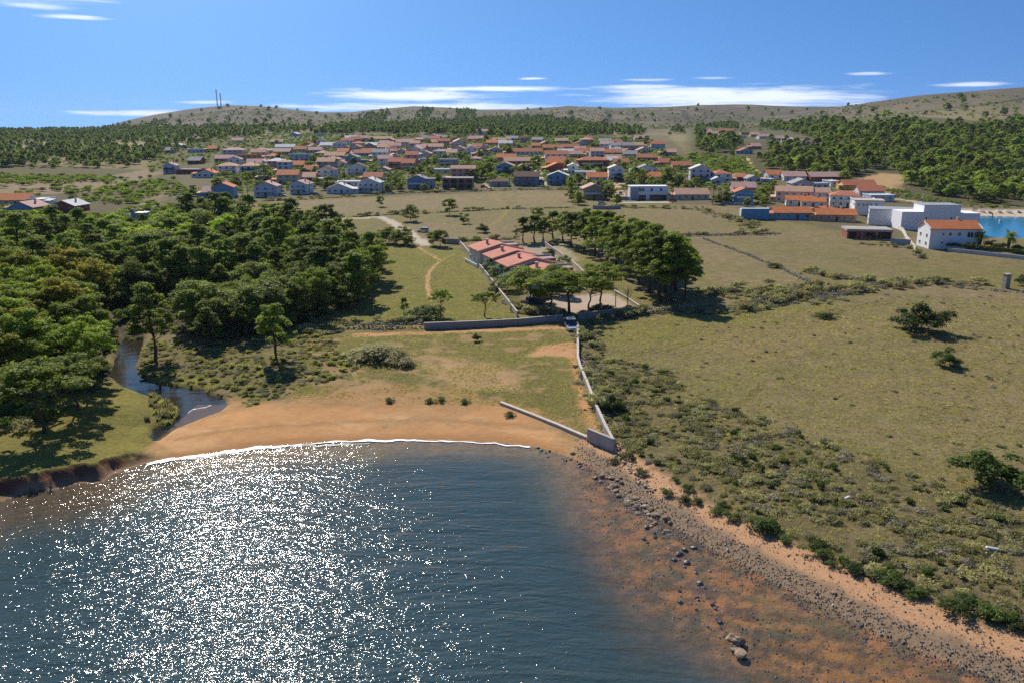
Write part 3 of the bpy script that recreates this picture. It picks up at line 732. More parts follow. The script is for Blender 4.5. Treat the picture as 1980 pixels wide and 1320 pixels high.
def blob_mesh(seed, leaves, size, rad, h, mat, clumps=6, upb=.35, stretch=1.0):
    g = np.random.default_rng(seed); an = g.random(clumps) * 6.283; rr = rad * .6 * np.sqrt(g.random(clumps))
    c = np.stack([rr * np.cos(an), rr * np.sin(an), h * (.3 + .35 * g.random(clumps))], 1); cr = rad * (.38 + .25 * g.random(clumps))
    v, f = leaf_faces(g, c, cr, np.full(clumps, leaves // clumps), size, h / rad * .5, .4, upb, stretch); v[:, 2] = np.maximum(v[:, 2], -.05)
    me = np_mesh('plant_kind', v, f); me.materials.append(M[mat]); return me

def tuft_mesh(seed, blades, h, rad, mat):
    g = np.random.default_rng(seed); an = g.random(blades) * 6.283; r = rad * np.sqrt(g.random(blades)); p = np.stack([r * np.cos(an), r * np.sin(an), np.zeros(blades) - .03], 1)
    tip = p + np.stack([np.cos(an) * h * .5 * g.random(blades), np.sin(an) * h * .5 * g.random(blades), h * (.5 + .6 * g.random(blades))], 1)
    w = np.stack([-np.sin(an + g.normal(size=blades)), np.cos(an), np.zeros(blades)], 1) * (h * .16)
    v = np.stack([p - w, p + w, tip], 1).reshape(-1, 3); me = np_mesh('tuft_kind', v, np.arange(blades * 3).reshape(-1, 3)); me.materials.append(M[mat]); return me

def ground_pts(w, n, seed, keep=None):
    g = np.random.default_rng(seed); a = np.array(w); lo, hi = a.min(0), a.max(0)
    c = g.random((n, 2)) * (hi - lo) + lo; m = inside(c[:, 0], c[:, 1], w)
    # never outside the part of the place that a step to the side of the photograph could show
    m &= np.abs(c[:, 0]) < c[:, 1] * .75 + 12
    c = c[m]
    if keep is not None: c = c[keep(c[:, 0], c[:, 1])]
    return np.column_stack([c, HG(c[:, 0], c[:, 1])])

# ------------------------------------------------------------------ the wood on the left
WOODW = poly(*WOOD); CREEKSW = poly(*CREEKSCRUB)
GOLDW = poly((-250, 900), (0, 846), (60, 832), (150, 778), (215, 738), (228, 690), (250, 640), (225, 590), (-250, 600))
def spacing(x, y): return (4.0 if y < 150 else (5.2 if y < 195 else 6.6)) * rnd.uniform(.62, 1.5)
pts = [q for q in poisson(WOODW, spacing, 16000, lambda x, y: abs(x) < y * .69 + 6 and sdf(np.array([x]), np.array([y]), CREEK)[0] > (2 if y < 132 else 4) and not (-84 < x < -66 and 138 < y < 172) and y > (101 if x < -78 else 108), 5)]
for x, y in pts:
    u = x / y; wz = ('at the front edge of the left wood above the creek scrub' if y < 172 else 'on the right edge of the left wood beside the footpath meadow' if u > -.27 else 'at the far left of the wood behind the golden pines' if u < -.47 else 'in the middle of the left wood' if y < 225 else 'at the back of the left wood below the scrubland')
    gold = bool(inside(np.array([x]), np.array([y]), GOLDW)[0])
    n = fbm(np.array([x / 16]), np.array([y / 16]), 91, 2)[0] + rnd.uniform(-.12, .12)
    gz = 'in the front row above the grassy bank' if y < 112 else 'beside the creek' if u > -.53 else 'deep in the left corner'
    if gold: plant('gold', x, y, (rnd.uniform(8.5, 12.0) if y < 116 else rnd.uniform(9.5, 14.5)), 'umbrella_pine', 'tall umbrella pine with golden green crown, %s' % gz, 'pine tree', 'golden umbrella pines: ' + gz)
    elif y > 195 and n > .46: plant('bright' if n > .54 else 'oak', x, y, rnd.uniform(3.5, 8.5), 'broadleaf_tree', 'leafy round tree %s' % wz, 'tree', 'leafy trees of the left wood: ' + wz, sxy=rnd.uniform(.9, 1.5))
    elif n > .46: plant('oak', x, y, rnd.uniform(4.5, 10.0), 'holm_oak', 'dark round evergreen oak %s' % wz, 'oak tree', 'evergreen oaks of the left wood: ' + wz, sxy=rnd.uniform(.9, 1.4))
    else: plant('pine', x, y, rnd.uniform(6.5, 14.0), 'pine_tree', 'green pine %s' % wz, 'pine tree', 'pines of the left wood: ' + wz, sxy=rnd.uniform(.85, 1.35))
for k in range(26):
    q = P(-30 + k * 11 + rnd.uniform(-4, 4), rnd.uniform(466, 480)); RANK.setdefault(('bright yellow-green leafy tree in the band behind the golden pines', '', ''), []).append(plant('bright', q.x, q.y, rnd.uniform(4, 6), 'leafy_tree', 'x', 'tree', 'bright leafy trees behind the golden pines', sxy=1.3))
# single trees that stand out
for (px, py, h, key, name, label, cat, wx) in (
    (85, 838, 9.5, 'umb', 'umbrella_pine', 'low spreading umbrella pine on the grassy bank in front of the wood', 'pine tree', 1.15),
    (150, 792, 8.0, 'umb', 'umbrella_pine', 'smaller umbrella pine at the wood edge above the grassy bank', 'pine tree', 1.0),
    (300, 697, 13.5, 'pine', 'pine_tree', 'slender pine with bare dark trunk beside the creek', 'pine tree', .9),
    (405, 668, 7.0, 'pine', 'pine_tree', 'small pine with two thin stems in the scrub beside the wood', 'pine tree', 1.1),
    (535, 697, 10.0, 'pine', 'pine_tree', 'bushy young pine standing alone in scrub above the beach', 'pine tree', 1.0),
    (614, 612, 10.0, 'umb', 'umbrella_pine', 'umbrella pine with bare trunk at the wood edge by the dry stone wall', 'pine tree', .85),
    (853, 612, 5.6, 'umb', 'small_pine', 'small open-crowned pine behind the garden wall by the footpath', 'pine tree', .75),
    (782, 612, 4.0, 'pine', 'small_pine', 'cone-shaped little evergreen behind the wall, left of the open-crowned pine', 'evergreen shrub', .9),
    (938, 614, 5.2, 'umb', 'small_pine', 'small forked umbrella pine between footpath and villa wall', 'pine tree', .95),
    (1101, 606, 9.0, 'umb', 'umbrella_pine', 'broad umbrella pine with forked trunk in the villa yard', 'pine tree', 1.5),
    (1160, 590, 8.8, 'umb', 'umbrella_pine', 'umbrella pine at the far edge of the villa yard', 'pine tree', 1.15),
    (1062, 602, 7.6, 'umb', 'umbrella_pine', 'umbrella pine in the yard left of the forked one', 'pine tree', 1.25),
    (1138, 598, 7.2, 'umb', 'umbrella_pine', 'umbrella pine in the yard just right of the forked one', 'pine tree', 1.2),
    (1025, 585, 8.2, 'oak', 'garden_tree', 'dense round tree shading the parked cars of the villa', 'tree', 1.3),
    (1075, 568, 7.0, 'oak', 'garden_tree', 'round tree against the near end of the villa', 'tree', 1.0),
    (962, 545, 4.6, 'olive', 'olive_tree', 'grey olive tree beside the left villa facade, nearer of two', 'olive tree', 1.1),
    (945, 528, 4.2, 'olive', 'olive_tree', 'grey olive tree beside the left villa facade, farther of two', 'olive tree', 1.1),
    (982, 562, 4.6, 'olive', 'olive_tree', 'grey olive tree at the near left corner of the villa', 'olive tree', 1.1),
    (1062, 505, 4.0, 'olive', 'olive_tree', 'olive tree right of the villa by the terrace', 'olive tree', 1.0),
    (1088, 522, 4.2, 'olive', 'olive_tree', 'olive tree right of the villa, close to the garden wall', 'olive tree', 1.0),
    (794, 428, 6.6, 'oak', 'field_tree', 'round tree in the field beside the dirt road bend', 'tree', 1.1),
    (870, 416, 7.0, 'oak', 'field_tree', 'round tree in the field along the stone boundary', 'tree', .95),
    (735, 400, 5.0, 'oak', 'field_tree', 'small dark tree alone in the upper field', 'tree', .8),
    (897, 433, 4.6, 'oak', 'field_tree', 'small rounded tree in the field behind the parked car', 'tree', .9),
    (1040, 428, 5.6, 'oak', 'field_tree', 'small tree in the field left of the pine row', 'tree', 1.0),
    (934, 450, 3.4, 'juniper', 'field_bush', 'small bush in the field behind the villa', 'bush', .8),
    (1782, 640, 6.0, 'juniper', 'juniper_bush', 'large dark juniper bush standing alone in the right meadow', 'bush', .95),
    (1827, 706, 3.4, 'juniper', 'juniper_bush', 'smaller juniper bush in the right meadow below the large one', 'bush', .75),
    (1912, 938, 4.6, 'juniper', 'juniper_bush', 'half-green bush at the right edge above the scrub', 'bush', .95),
    (1597, 614, 1.3, 'bush', 'low_bush', 'low flat green bush in the meadow below the stone boundary', 'bush', 1.9),
    (1985, 552, 3.2, 'juniper', 'juniper_bush', 'bush at the right edge beside the stone pillar', 'bush', .8),
    (1500, 518, 1.6, 'bush', 'low_bush', 'green bush growing on the diagonal dry stone wall', 'bush', 1.5),
    (920, 660, 1.7, 'juniper', 'small_shrub', 'small upright shrub in the meadow before the garden wall', 'shrub', .6),
    (1182, 795, 2.6, 'juniper', 'juniper_bush', 'bright green bush beside the rubble along the beach wall', 'bush', .8)):
    q = P(px, py); plant(key, q.x, q.y, h, name, label, cat, None, None, px, wx)
for (px, py, h) in ((1300, 588, 15.5), (1278, 583, 15.0), (1322, 580, 13), (1255, 566, 14.5), (1288, 566, 15), (1236, 548, 14), (1268, 548, 14.5), (1212, 536, 13.5), (1240, 530, 14), (1192, 520, 13), (1216, 515, 13.5),
                    (1172, 508, 12.5), (1196, 500, 13), (1150, 496, 12), (1174, 488, 12.5), (1128, 486, 11.5), (1152, 478, 12), (1106, 478, 11), (1130, 468, 11.5), (1090, 470, 10.5), (1308, 562, 13.5), (1256, 528, 13)):
    q = P(px, py); plant('pine', q.x, q.y, h, 'pine_tree', 'tall pine in the dense row along the right side of the villa', 'pine tree', 'pine row beside the villa', sxy=rnd.uniform(.95, 1.2))
for (px, py, h) in ((1012, 470, 8.5), (1034, 468, 9), (1052, 466, 8), (1070, 462, 9.5)):
    q = P(px, py); plant('pine', q.x, q.y, h, 'pine_tree', 'pine in the clump just behind the villa roof', 'pine tree', 'pine clump behind the villa', sxy=1.25)
for (px, py, h) in ((738, 473, 5), (752, 470, 5.5), (766, 474, 4.5), (780, 472, 6), (792, 475, 4), (838, 475, 4.5), (851, 477, 5.5)):
    q = P(px, py); plant('oak', q.x, q.y, h, 'hedge_tree', 'dark shrubby tree in the row where dirt road meets footpath', 'tree', 'shrubby trees at the end of the dirt road')
for i, (px, py, w) in enumerate(((735, 694, 1.5), (712, 690, 1.2), (758, 700, 1.1), (775, 704, .9))):
    q = P(px, py); plant('greybush', q.x, q.y, 1.7 * w, 'grey_bush', 'grey green bush in the isolated clump on the beach meadow', 'bush', 'bush clump on the beach meadow', sxy=1.5)
for (px, py, w) in ((830, 616, 1.6), (812, 618, 1.2)):
    q = P(px, py); plant('bush', q.x, q.y, 2.0 * w, 'green_bush', 'bright green bush against the back of the garden wall', 'bush', 'green bushes behind the garden wall', sxy=1.3)
# leafless tree in the yard
q = P(1213, 597); r = empty('bare_tree', q); tag(r, 'thin leafless tree at the right corner of the villa yard', 'bare tree')
g = np.random.default_rng(3); mb = MB(); mb.tube([(0, 0, -.3), (.05, 0, 1.6), (0, .05, 3.2)], [.11, .09, .06], 6)
tw = MB()
for i in range(26):
    a = g.random() * 6.283; z0 = 1.5 + 1.8 * g.random(); l = .9 + 1.2 * g.random(); e = Vector((math.cos(a) * l * .6, math.sin(a) * l * .6, z0 + l))
    tw.tube([(0, 0, z0), e * .55 + Vector((0, 0, z0 * .45)), e], [.03, .02, .008], 3)
    for j in range(2): tw.tube([e * .7 + Vector((0, 0, z0 * .3)), e + Vector((g.normal() * .35, g.normal() * .35, .35))], [.014, .005], 3)
mb.build('trunk', M['bark_grey'], r); tw.build('branches', M['bark_grey'], r)
# palms
pm = leaf_mat('palm_fronds', (.05, .075, .02), (.12, .14, .04), .3)
def palm(px, py, h, label):
    q = P(px, py); r = empty('palm_tree', q); tag(r, label, 'palm tree', 'palms behind the hedge')
    g = np.random.default_rng(int(px)); MB().tube([(0, 0, -.3), (0, 0, h * .3), (.05, 0, h * .55)], [.55, .5, .45], 8).build('trunk', M['bark'], r)
    v = []; f = []
    for k in range(84):
        a = g.random() * 6.283; el0 = g.uniform(-.35, 1.4); L = h * .38; d = Vector((math.cos(a), math.sin(a), 0)); s = Vector((-math.sin(a), math.cos(a), 0)); p = Vector((.05, 0, h * .55)); e = el0
        for sgm in range(5):
            n = p + (d * math.cos(e) + Vector((0, 0, 1)) * math.sin(e)) * L / 5; e -= .22; w = L * .20 * (1.1 - abs(sgm - 1.5) * .25)
            for sd in (-1, 1):
                for hh in (0, .5):
                    c = p.lerp(n, hh); i = len(v); v += [tuple(c), tuple(p.lerp(n, hh + .3)), tuple(c.lerp(n, .6) + s * sd * w + Vector((0, 0, -.12 * w)))]; f.append((i, i + 1, i + 2))
            p = n
    me = np_mesh('crown', np.array(v), np.array(f)); obj('crown', me, pm, r)
palm(1893, 482, 7.4, 'fan palm right next to the white orange-roofed house'); palm(1948, 488, 8.6, 'taller fan palm behind the hedge at the right')
# ------------------------------------------------------------------ ground cover
scr = [blob_mesh(300 + i, 230, .10, .68 + .1 * (i % 4), .30 + .09 * (i % 3), 'scrub' if i % 3 else 'scrub_grey', 6) for i in range(9)] + [blob_mesh(330, 240, .10, .6, .6, 'juniper', 6)]
dryt = [tuft_mesh(400 + i, 16, .32, .22, 'dry') for i in range(4)] + [tuft_mesh(410 + i, 16, .28, .22, 'green_grass') for i in range(2)]
SCRUBW = poly(*SCRUB)
def dens(x, y): return fbm(x / 5, y / 5, 95, 3) + .25 * rng.random(len(x)) > .55
q = ground_pts(SCRUBW, 8200, 11, dens)
q = q[sdf(q[:, 0], q[:, 1], COVE) > 6.0]; g = np.random.default_rng(5); sc = .35 + .95 * g.random(len(q)) ** 2
scatter('scrub', 'grey green coastal scrub covering the slope above the gravel beach', q, sc * 1.15, scr)
q = ground_pts(CREEKSW, 1500, 12); q = q[sdf(q[:, 0], q[:, 1], CREEK) > .7]
scatter('creek_scrub', 'low scrub between the creek and the beach meadow', q, .3 + .9 * rng.random(len(q)) ** 1.6, scr[:6] + [blob_mesh(340 + i, 200, .11, .55, .6, 'green_grass', 5, .2, 2.0) for i in range(2)])
und = [blob_mesh(350 + i, 260, .17, 1.2, 1.3, ('leaf', 'scrub', 'juniper')[i % 3], 7) for i in range(6)]
q = ground_pts(WOODW, 7000, 13); q = q[(sdf(q[:, 0], q[:, 1], CREEK) > 1.6)]
scatter('undergrowth', 'dark shrubby undergrowth filling the left wood', q, .6 + .9 * rng.random(len(q)), und)
# bushes along stone boundaries and in the strips between fields
def strip(pts, width, n, seed, zig=1.0):
    w = poly(*pts); g = np.random.default_rng(seed); out = []
    L = [math.dist(w[i], w[i + 1]) for i in range(len(w) - 1)]; tot = sum(L)
    for _ in range(n):
        s = g.random() * tot; i = 0
        while s > L[i] and i < len(L) - 1: s -= L[i]; i += 1
        t = min(s / L[i], 1); x = w[i][0] + (w[i + 1][0] - w[i][0]) * t; y = w[i][1] + (w[i + 1][1] - w[i][1]) * t
        out.append((x + g.normal() * width * .5, y + g.normal() * width * .5))
    out = np.array(out); return np.column_stack([out, HG(out[:, 0], out[:, 1])])
ST = [strip(p, w, n, 900 + i) for i, (p, w, n) in enumerate((
    ([(1345, 605), (1420, 600), (1500, 580), (1600, 578)], 4.5, 260), ([(1360, 565), (1440, 570), (1560, 560), (1640, 560), (1760, 545), (1880, 552)], 6, 420), ([(1560, 525), (1640, 540), (1690, 545)], 2.5, 70),
    ([(1300, 455), (1500, 452)], 1.6, 90), ([(1340, 400), (1380, 415), (1440, 430), (1460, 445)], 4, 120), ([(1120, 640), (1150, 620), (1250, 606), (1340, 604)], 1.6, 60),
    ([(1128, 640), (1140, 670)], 2.0, 60), ([(1135, 700), (1150, 760), (1165, 800)], 1.6, 40), ([(590, 643), (650, 641)], 1.8, 40), ([(600, 622), (700, 626), (810, 624)], 1.5, 50),
    ([(400, 393), (540, 388), (680, 381), (800, 373), (950, 369), (1060, 366), (1110, 368)], 2.5, 300), ([(560, 425), (680, 420), (760, 415), (840, 412), (980, 404), (1100, 402)], 1.4, 150),
    ([(1190, 402), (1260, 402), (1340, 405)], 1.5, 50), ([(1650, 470), (1760, 480), (1790, 505)], 1.2, 40), ([(1690, 462), (1720, 475)], 1.0, 12), ([(860, 468), (960, 464), (1000, 462)], 1.2, 60), ([(1000, 606), (1090, 611)], .9, 45), ([(1125, 607), (1235, 600)], .9, 55), ([(955, 556), (1000, 604)], .9, 45), ([(1135, 545), (1180, 560)], 1.2, 40)))]
q = np.concatenate(ST); scatter('boundary_scrub', 'dark scrub growing along the stone boundaries of the fields', q, .7 + 1.0 * rng.random(len(q)), [scr[0], scr[3], scr[6], scr[3], scr[1], scr[2]] + und[1:2])
# scattered low shrubs in the right meadow and dry grass tufts over all near meadows
RM = poly((1150, 640), (1400, 615), (1750, 570), (2150, 560), (2300, 1000), (2000, 1010), (1640, 870), (1330, 770), (1160, 690))
q = ground_pts(RM, 420, 15); scatter('meadow_shrubs', 'small dark shrubs dotted over the right meadow', q, .35 + .5 * rng.random(len(q)), scr[:5])
ALLM = poly((1120, 640), (1350, 600), (2300, 560), (2600, 1350), (1985, 1240), (1440, 1010), (1195, 870))
q = ground_pts(ALLM, 90000, 16); q = q[sdf(q[:, 0], q[:, 1], COVE) > 6.5]; keep = fbm(q[:, 0] / 3, q[:, 1] / 3, 97, 3) + .9 * rng.random(len(q)) > .80; q = q[keep]
scatter('meadow_grass', 'dry tufted grass of the right meadow', q, .35 + .55 * rng.random(len(q)), dryt)
BM = poly((600, 650), (1105, 636), (1120, 720), (1180, 850), (970, 785), (700, 770), (560, 770)); LM = poly((640, 612), (735, 480), (890, 482), (1000, 612), (820, 630))
q = np.concatenate([ground_pts(BM, 14000, 17, lambda x, y: fbm(x / 4.2, y / 3.0, 75, 4) < .57), ground_pts(LM, 9000, 18)])
scatter('lawn_grass', 'short green grass of the beach meadow and footpath meadow', q, .35 + .35 * rng.random(len(q)), dryt[2:])
# green shrubs along the upper edge of the gravel beach
EDGE = ((1385, 990, 1.2), (1412, 1000, 1.3), (1398, 980, 1.0), (1475, 1022, 2.2), (1460, 1012, 1.4), (1490, 1030, 1.5), (1520, 1047, 1.0), (1570, 1062, 1.8), (1590, 1075, 1.4), (1612, 1095, .9), (1650, 1102, 1.4), (1700, 1118, 1.3), (1725, 1125, 1.7),
        (1740, 1135, 1.3), (1760, 1152, .9), (1785, 1150, 1.2), (1850, 1182, 1.8), (1870, 1165, 1.4), (1915, 1190, 1.8), (1945, 1198, 1.2), (1290, 955, 1.2), (1320, 968, 1.2), (1345, 972, 1.1), (1185, 895, 1.0), (1215, 885, 1.4), (1240, 915, 1.2), (1965, 1215, 1.0), (1330, 948, 1.2))
for (px, py, w) in EDGE:
    q = P(px, py); plant('bush', q.x, q.y, w * .68, 'shore_bush', 'dark green bush on the upper edge of the gravel beach', 'bush', 'green bushes along the gravel beach', sxy=1.15)
for (px, py) in ((755, 776), (832, 777), (850, 775), (900, 778), (985, 803)):
    q = P(px, py); plant('bush', q.x, q.y, .7, 'beach_plant', 'little green plant where the meadow meets the sand', 'plant', 'little plants at the sand edge', sxy=1.3)
reed = [tuft_mesh(430 + i, 30, 1.1, .4, ('scrub_grey', 'scrub', 'scrub')[i]) for i in range(3)]
q = strip([(318, 765), (335, 785), (325, 805), (302, 815)], 2.2, 130, 77); q = q[sdf(q[:, 0], q[:, 1], CREEK) > .1]
scatter('reeds', 'brown reeds on the left bank of the creek pool', q, .5 + .4 * rng.random(len(q)), reed)
# ------------------------------------------------------------------ far woods
fart = [d['crown'] for d in SETS['farpine'] + SETS['faroak']]
low = [blob_mesh(370 + i, 220, .42, 2.2, 2.4, 'farwood', 7) for i in range(4)]
def wood(name, label, pts, n, seed, s0, s1, meshes, keep=None, wide=None):
    w = poly(*pts); q = ground_pts(w, n, seed, keep); scatter(name, label, q, s0 + (s1 - s0) * rng.random(len(q)), meshes, wide); return q
patch = lambda th, sc, seed: (lambda x, y: fbm(x / sc, y / sc, seed, 3) > th)
wood('scrubland', 'patchy dark scrub and bushes behind the left wood', [(-300, 440), (330, 440), (540, 400), (400, 388), (330, 345), (-300, 330)], 5200, 21, .4, 1.15, low, patch(.43, 25, 101))
wood('left_woodland', 'woodland stretching to the left skyline', [(-400, 330), (250, 325), (330, 300), (420, 270), (560, 258), (700, 252), (400, 248), (210, 249), (-400, 256)], 11000, 22, .5, 1.1, fart, patch(.33, 60, 103))
wood('centre_woodland', 'dark belt of trees between the village and the bare hills', [(600, 262), (720, 258), (1000, 266), (1240, 262), (1250, 255), (1130, 238), (1060, 228), (960, 230), (860, 236), (640, 246)], 5200, 23, .55, 1.15, fart)
wood('hill_grove', 'dark groves climbing the bare hills behind the village', [(660, 246), (700, 222), (750, 213), (755, 222), (730, 246)], 420, 24, .55, 1.0, fart)
for i, w in enumerate(([(800, 240), (808, 212), (838, 212), (840, 240)], [(880, 238), (882, 213), (920, 214), (924, 238)], [(425, 245), (450, 215), (478, 208), (462, 235), (440, 250)], [(250, 252), (300, 236), (330, 232), (300, 252)], [(1345, 244), (1420, 238), (1440, 252), (1380, 252)], [(940, 240), (1045, 228), (1050, 236), (990, 242)], [(1290, 262), (1310, 246), (1330, 262)])):
    wood('hill_grove', 'dark grove %s' % ('on the slope above the village centre', 'right of the narrow hill grove', 'running up the ridge beside the masts', 'at the left foot of the mast hill', 'right above the outlying houses', 'in a thin line across the hillside', 'in the hollow behind the village')[i], w, 260, 240 + i, .5, .95, fart)
RW = [(1345, 272), (1352, 296), (1440, 308), (1484, 318), (1500, 338), (1620, 352), (1700, 345), (1760, 360), (1850, 388), (1980, 400), (2400, 405), (2400, 250), (1980, 240), (1900, 243), (1800, 250), (1740, 238), (1650, 246), (1560, 240), (1400, 246), (1345, 252)]
rw_ = poly(*RW); rp = poisson(rw_, 7.5, 26000, lambda x, y: abs(x) < y * .74, 31)
clear = [poly((1610, 360), (1690, 325), (1760, 340), (1720, 385)), poly((1430, 300), (1452, 300), (1480, 342), (1450, 342)), poly((1355, 245), (1450, 245), (1600, 275), (1570, 290), (1420, 272), (1360, 272)), poly((1420, 282), (1475, 276), (1475, 300), (1430, 300))]
rp = [p for p in rp if not any(inside(np.array([p[0]]), np.array([p[1]]), c)[0] for c in clear)]
rp = [p for p in rp if p[0] / p[1] > .33 or (fbm(np.array([p[0] / 28]), np.array([p[1] / 28]), 121, 3)[0] > .5)]
rp.sort(key=lambda p: p[1])
for (x, y) in rp[:110]: RANK.setdefault(('evergreen at the wooded slope foot', 'left' if x / y < .45 else 'middle' if x / y < .6 else 'right', 'by the bay'), []).append(plant('faroak' if rnd.random() < .6 else 'farpine', x, y, rnd.uniform(6, 10), 'hillside_tree', 'x', 'tree', 'trees on the near edge of the right slope', sxy=1.15))
q = np.array([(x, y, Hs(x, y)) for (x, y) in rp[110:]]); scatter('right_woodland', 'evergreen wood covering the right slope above the bay', q, .35 + 1.0 * rng.random(len(q)), fart, .9 + .6 * rng.random(len(q)))
wood('slope_scrub', 'dark low scrub left of the sandy track on the right slope', [(1320, 318), (1345, 298), (1440, 308), (1465, 338), (1480, 346), (1340, 340)], 900, 41, .5, 1.1, low)
wood('bay_scrub', 'low scrub between the wooded slope and the bay beach', [(1700, 362), (1760, 372), (1850, 392), (1980, 402), (2300, 408), (2300, 412), (1900, 403), (1780, 390), (1720, 384)], 900, 42, .25, .6, low)
wood('village_edge_scrub', 'green scrub and small trees at the left end of the village', [(290, 335), (420, 312), (560, 292), (720, 264), (560, 258), (420, 262), (290, 292)], 1500, 43, .4, 1.1, low)
# scattered trees of the bare hills, one by one
hp = []
for (px, py) in ((300, 236), (330, 228), (345, 240), (372, 225), (390, 216), (405, 238), (500, 222), (512, 238), (520, 214), (545, 225), (560, 236), (575, 245), (530, 248), (590, 226), (600, 240), (612, 222), (630, 230), (640, 243), (655, 228),
                 (505, 208), (535, 211), (575, 215), (870, 212), (905, 213), (1020, 213), (1045, 214), (1080, 232), (1092, 240), (1103, 222), (1120, 236), (1160, 212), (1170, 240), (1178, 228), (1200, 222), (1225, 214), (1231, 230), (1265, 236), (1260, 226),
                 (1300, 222), (1330, 212), (1350, 206), (1345, 215), (1375, 218), (1415, 222), (1445, 214), (1480, 212), (1492, 224), (1505, 216), (1530, 220), (1560, 214), (1575, 232), (1590, 222), (1640, 206), (1660, 222), (1690, 218), (1712, 228), (1750, 232), (1790, 222), (1830, 214), (1855, 192), (1862, 200),
                 (1868, 212), (1880, 190), (1905, 228), (1940, 224), (1965, 236), (1735, 240), (1620, 240), (1600, 236), (1510, 240), (1540, 236), (440, 208), (425, 212), (250, 240), (275, 238), (520, 230), (548, 240), (495, 240), (680, 226), (770, 232), (860, 228), (960, 222), (1000, 226)): hp.append((px, py))
for (px, py) in hp:
    q = P(px, py); RANK.setdefault(('lone small tree on the bare hills', 'left' if px < 700 else 'middle' if px < 1250 else 'right', 'of the ridge'), []).append(plant('faroak', q.x, q.y, rnd.uniform(5, 11), 'hilltop_tree', 'x', 'tree', 'lone trees on the bare hills'))
q = ground_pts(poly((230, 246), (500, 212), (800, 212), (1300, 212), (1620, 212), (1980, 185), (1980, 245), (1300, 250), (700, 246)), 9000, 36, patch(.42, 120, 107)); scatter('hill_bushes', 'tiny dark bushes sprinkled over the bare hills', q, .3 + 1.3 * rng.random(len(q)) ** 2, low)
# ------------------------------------------------------------------ houses
WC = {'W': ((.80, .79, .77), 'white'), 'C': ((.66, .57, .43), 'cream'), 'B': ((.50, .62, .70), 'pale blue'), 'L': ((.68, .61, .64), 'lilac'), 'G': ((.42, .41, .40), 'grey'), 'P': ((.62, .35, .30), 'pink'),
      'O': ((.72, .31, .07), 'orange'), 'Y': ((.62, .45, .09), 'yellow'), 'K': ((.36, .13, .08), 'brick'), 'T': ((.47, .37, .26), 'tan'), 'N': ((.33, .42, .23), 'green'), 'U': ((.20, .36, .54), 'blue'), 'D': ((.17, .20, .24), 'dark grey')}
RC = {'r': ((.52, .19, .105), 'red'), 'o': ((.66, .225, .085), 'orange'), 'p': ((.60, .37, .31), 'pale pink'), 'h': ((.64, .38, .25), 'peach'), 'w': ((.70, .69, .67), 'white'), 'g': ((.36, .35, .34), 'grey'), 'd': ((.19, .11, .085), 'brown')}
FLOOR = 2.5
fm = MB(); fm.box(-.5, -.38, -.07, .0, 0, 1).box(.38, .5, -.07, .0, 0, 1).box(-.38, .38, -.07, 0, 0, .10).box(-.38, .38, -.07, 0, .90, 1).box(-.03, .03, -.05, 0, .10, .90)
WIN_F = fm.mesh('window'); WIN_F.materials.append(M['frame'])
WIN_P = MB().box(-.378, .378, -.03, .0, .101, .899).mesh('pane'); WIN_P.materials.append(M['glass'])
WIN_FAR = MB().box(-.5, .5, -.06, .0, 0, 1).mesh('window'); WIN_FAR.materials.append(M['glass'])
DOOR = MB().box(-.5, .5, -.08, 0, 0, 1).mesh('door'); DOOR.materials.append(surface('door_paint', (.16, .09, .05), .6, .2))
HAND = MB().box(.28, .40, -.14, -.08, .46, .52).mesh('handle'); HAND.materials.append(M['metal'])

def gable_body(w, d, h, rise, axis):
    mb = MB(); x, y = w / 2, d / 2
    mb.box(-x, x, -y, y, -.9, h)
    if axis == 'y':      # gables face front and back
        for yy, s in ((-y, 1), (y, -1)):
            p = [(-x, yy, h), (x, yy, h), (0, yy, h + rise)]; mb.poly(p if s > 0 else p[::-1])
    elif axis == 'x':
        for xx, s in ((-x, -1), (x, 1)):
            p = [(xx, -y, h), (xx, y, h), (xx, 0, h + rise)]; mb.poly(p if s > 0 else p[::-1])
    return mb

def gable_roof(w, d, h, rise, axis, over=.45, th=.20):
    mb = MB(); x, y = w / 2, d / 2
    if axis == 'y':
        k = rise / x; ex = x + over; zl = h - k * over; e = y + over
        for s in (-1, 1):
            b = [(s * ex, -e, zl), (s * ex, e, zl), (0, e, h + rise), (0, -e, h + rise)]
            if s < 0: b = b[::-1]
            t = [(p[0], p[1], p[2] + th) for p in b]; b = [(p[0], p[1], p[2] + .02) for p in b]; mb.hull(b, t)
    else:
        k = rise / y; ey = y + over; zl = h - k * over; e = x + over
        for s in (-1, 1):
            b = [(-e, s * ey, zl), (e, s * ey, zl), (e, 0, h + rise), (-e, 0, h + rise)]
            if s > 0: b = b[::-1]
            t = [(p[0], p[1], p[2] + th) for p in b]; b = [(p[0], p[1], p[2] + .02) for p in b]; mb.hull(b, t)
    return mb

def hip_roof(w, d, h, rise, over=.5):
    mb = MB(); x, y = w / 2 + over, d / 2 + over; z = h - .05
    if w >= d: r = [(-(x - y) - .05, 0, h + rise), ((x - y) + .05, 0, h + rise)]
    else: r = [(0, -(y - x) - .05, h + rise), (0, (y - x) + .05, h + rise)]
    mb.box(-x, x, -y, y, z, z + .12); z += .12
    a, b, c, e = (-x, -y, z), (x, -y, z), (x, y, z), (-x, y, z)
    if w >= d: mb.poly([a, b, r[1], r[0]]).poly([c, e, r[0], r[1]]).poly([b, c, r[1]]).poly([e, a, r[0]])
    else: mb.poly([a, b, r[0]]).poly([b, c, r[1], r[0]]).poly([c, e, r[1]]).poly([e, a, r[0], r[1]])
    return mb

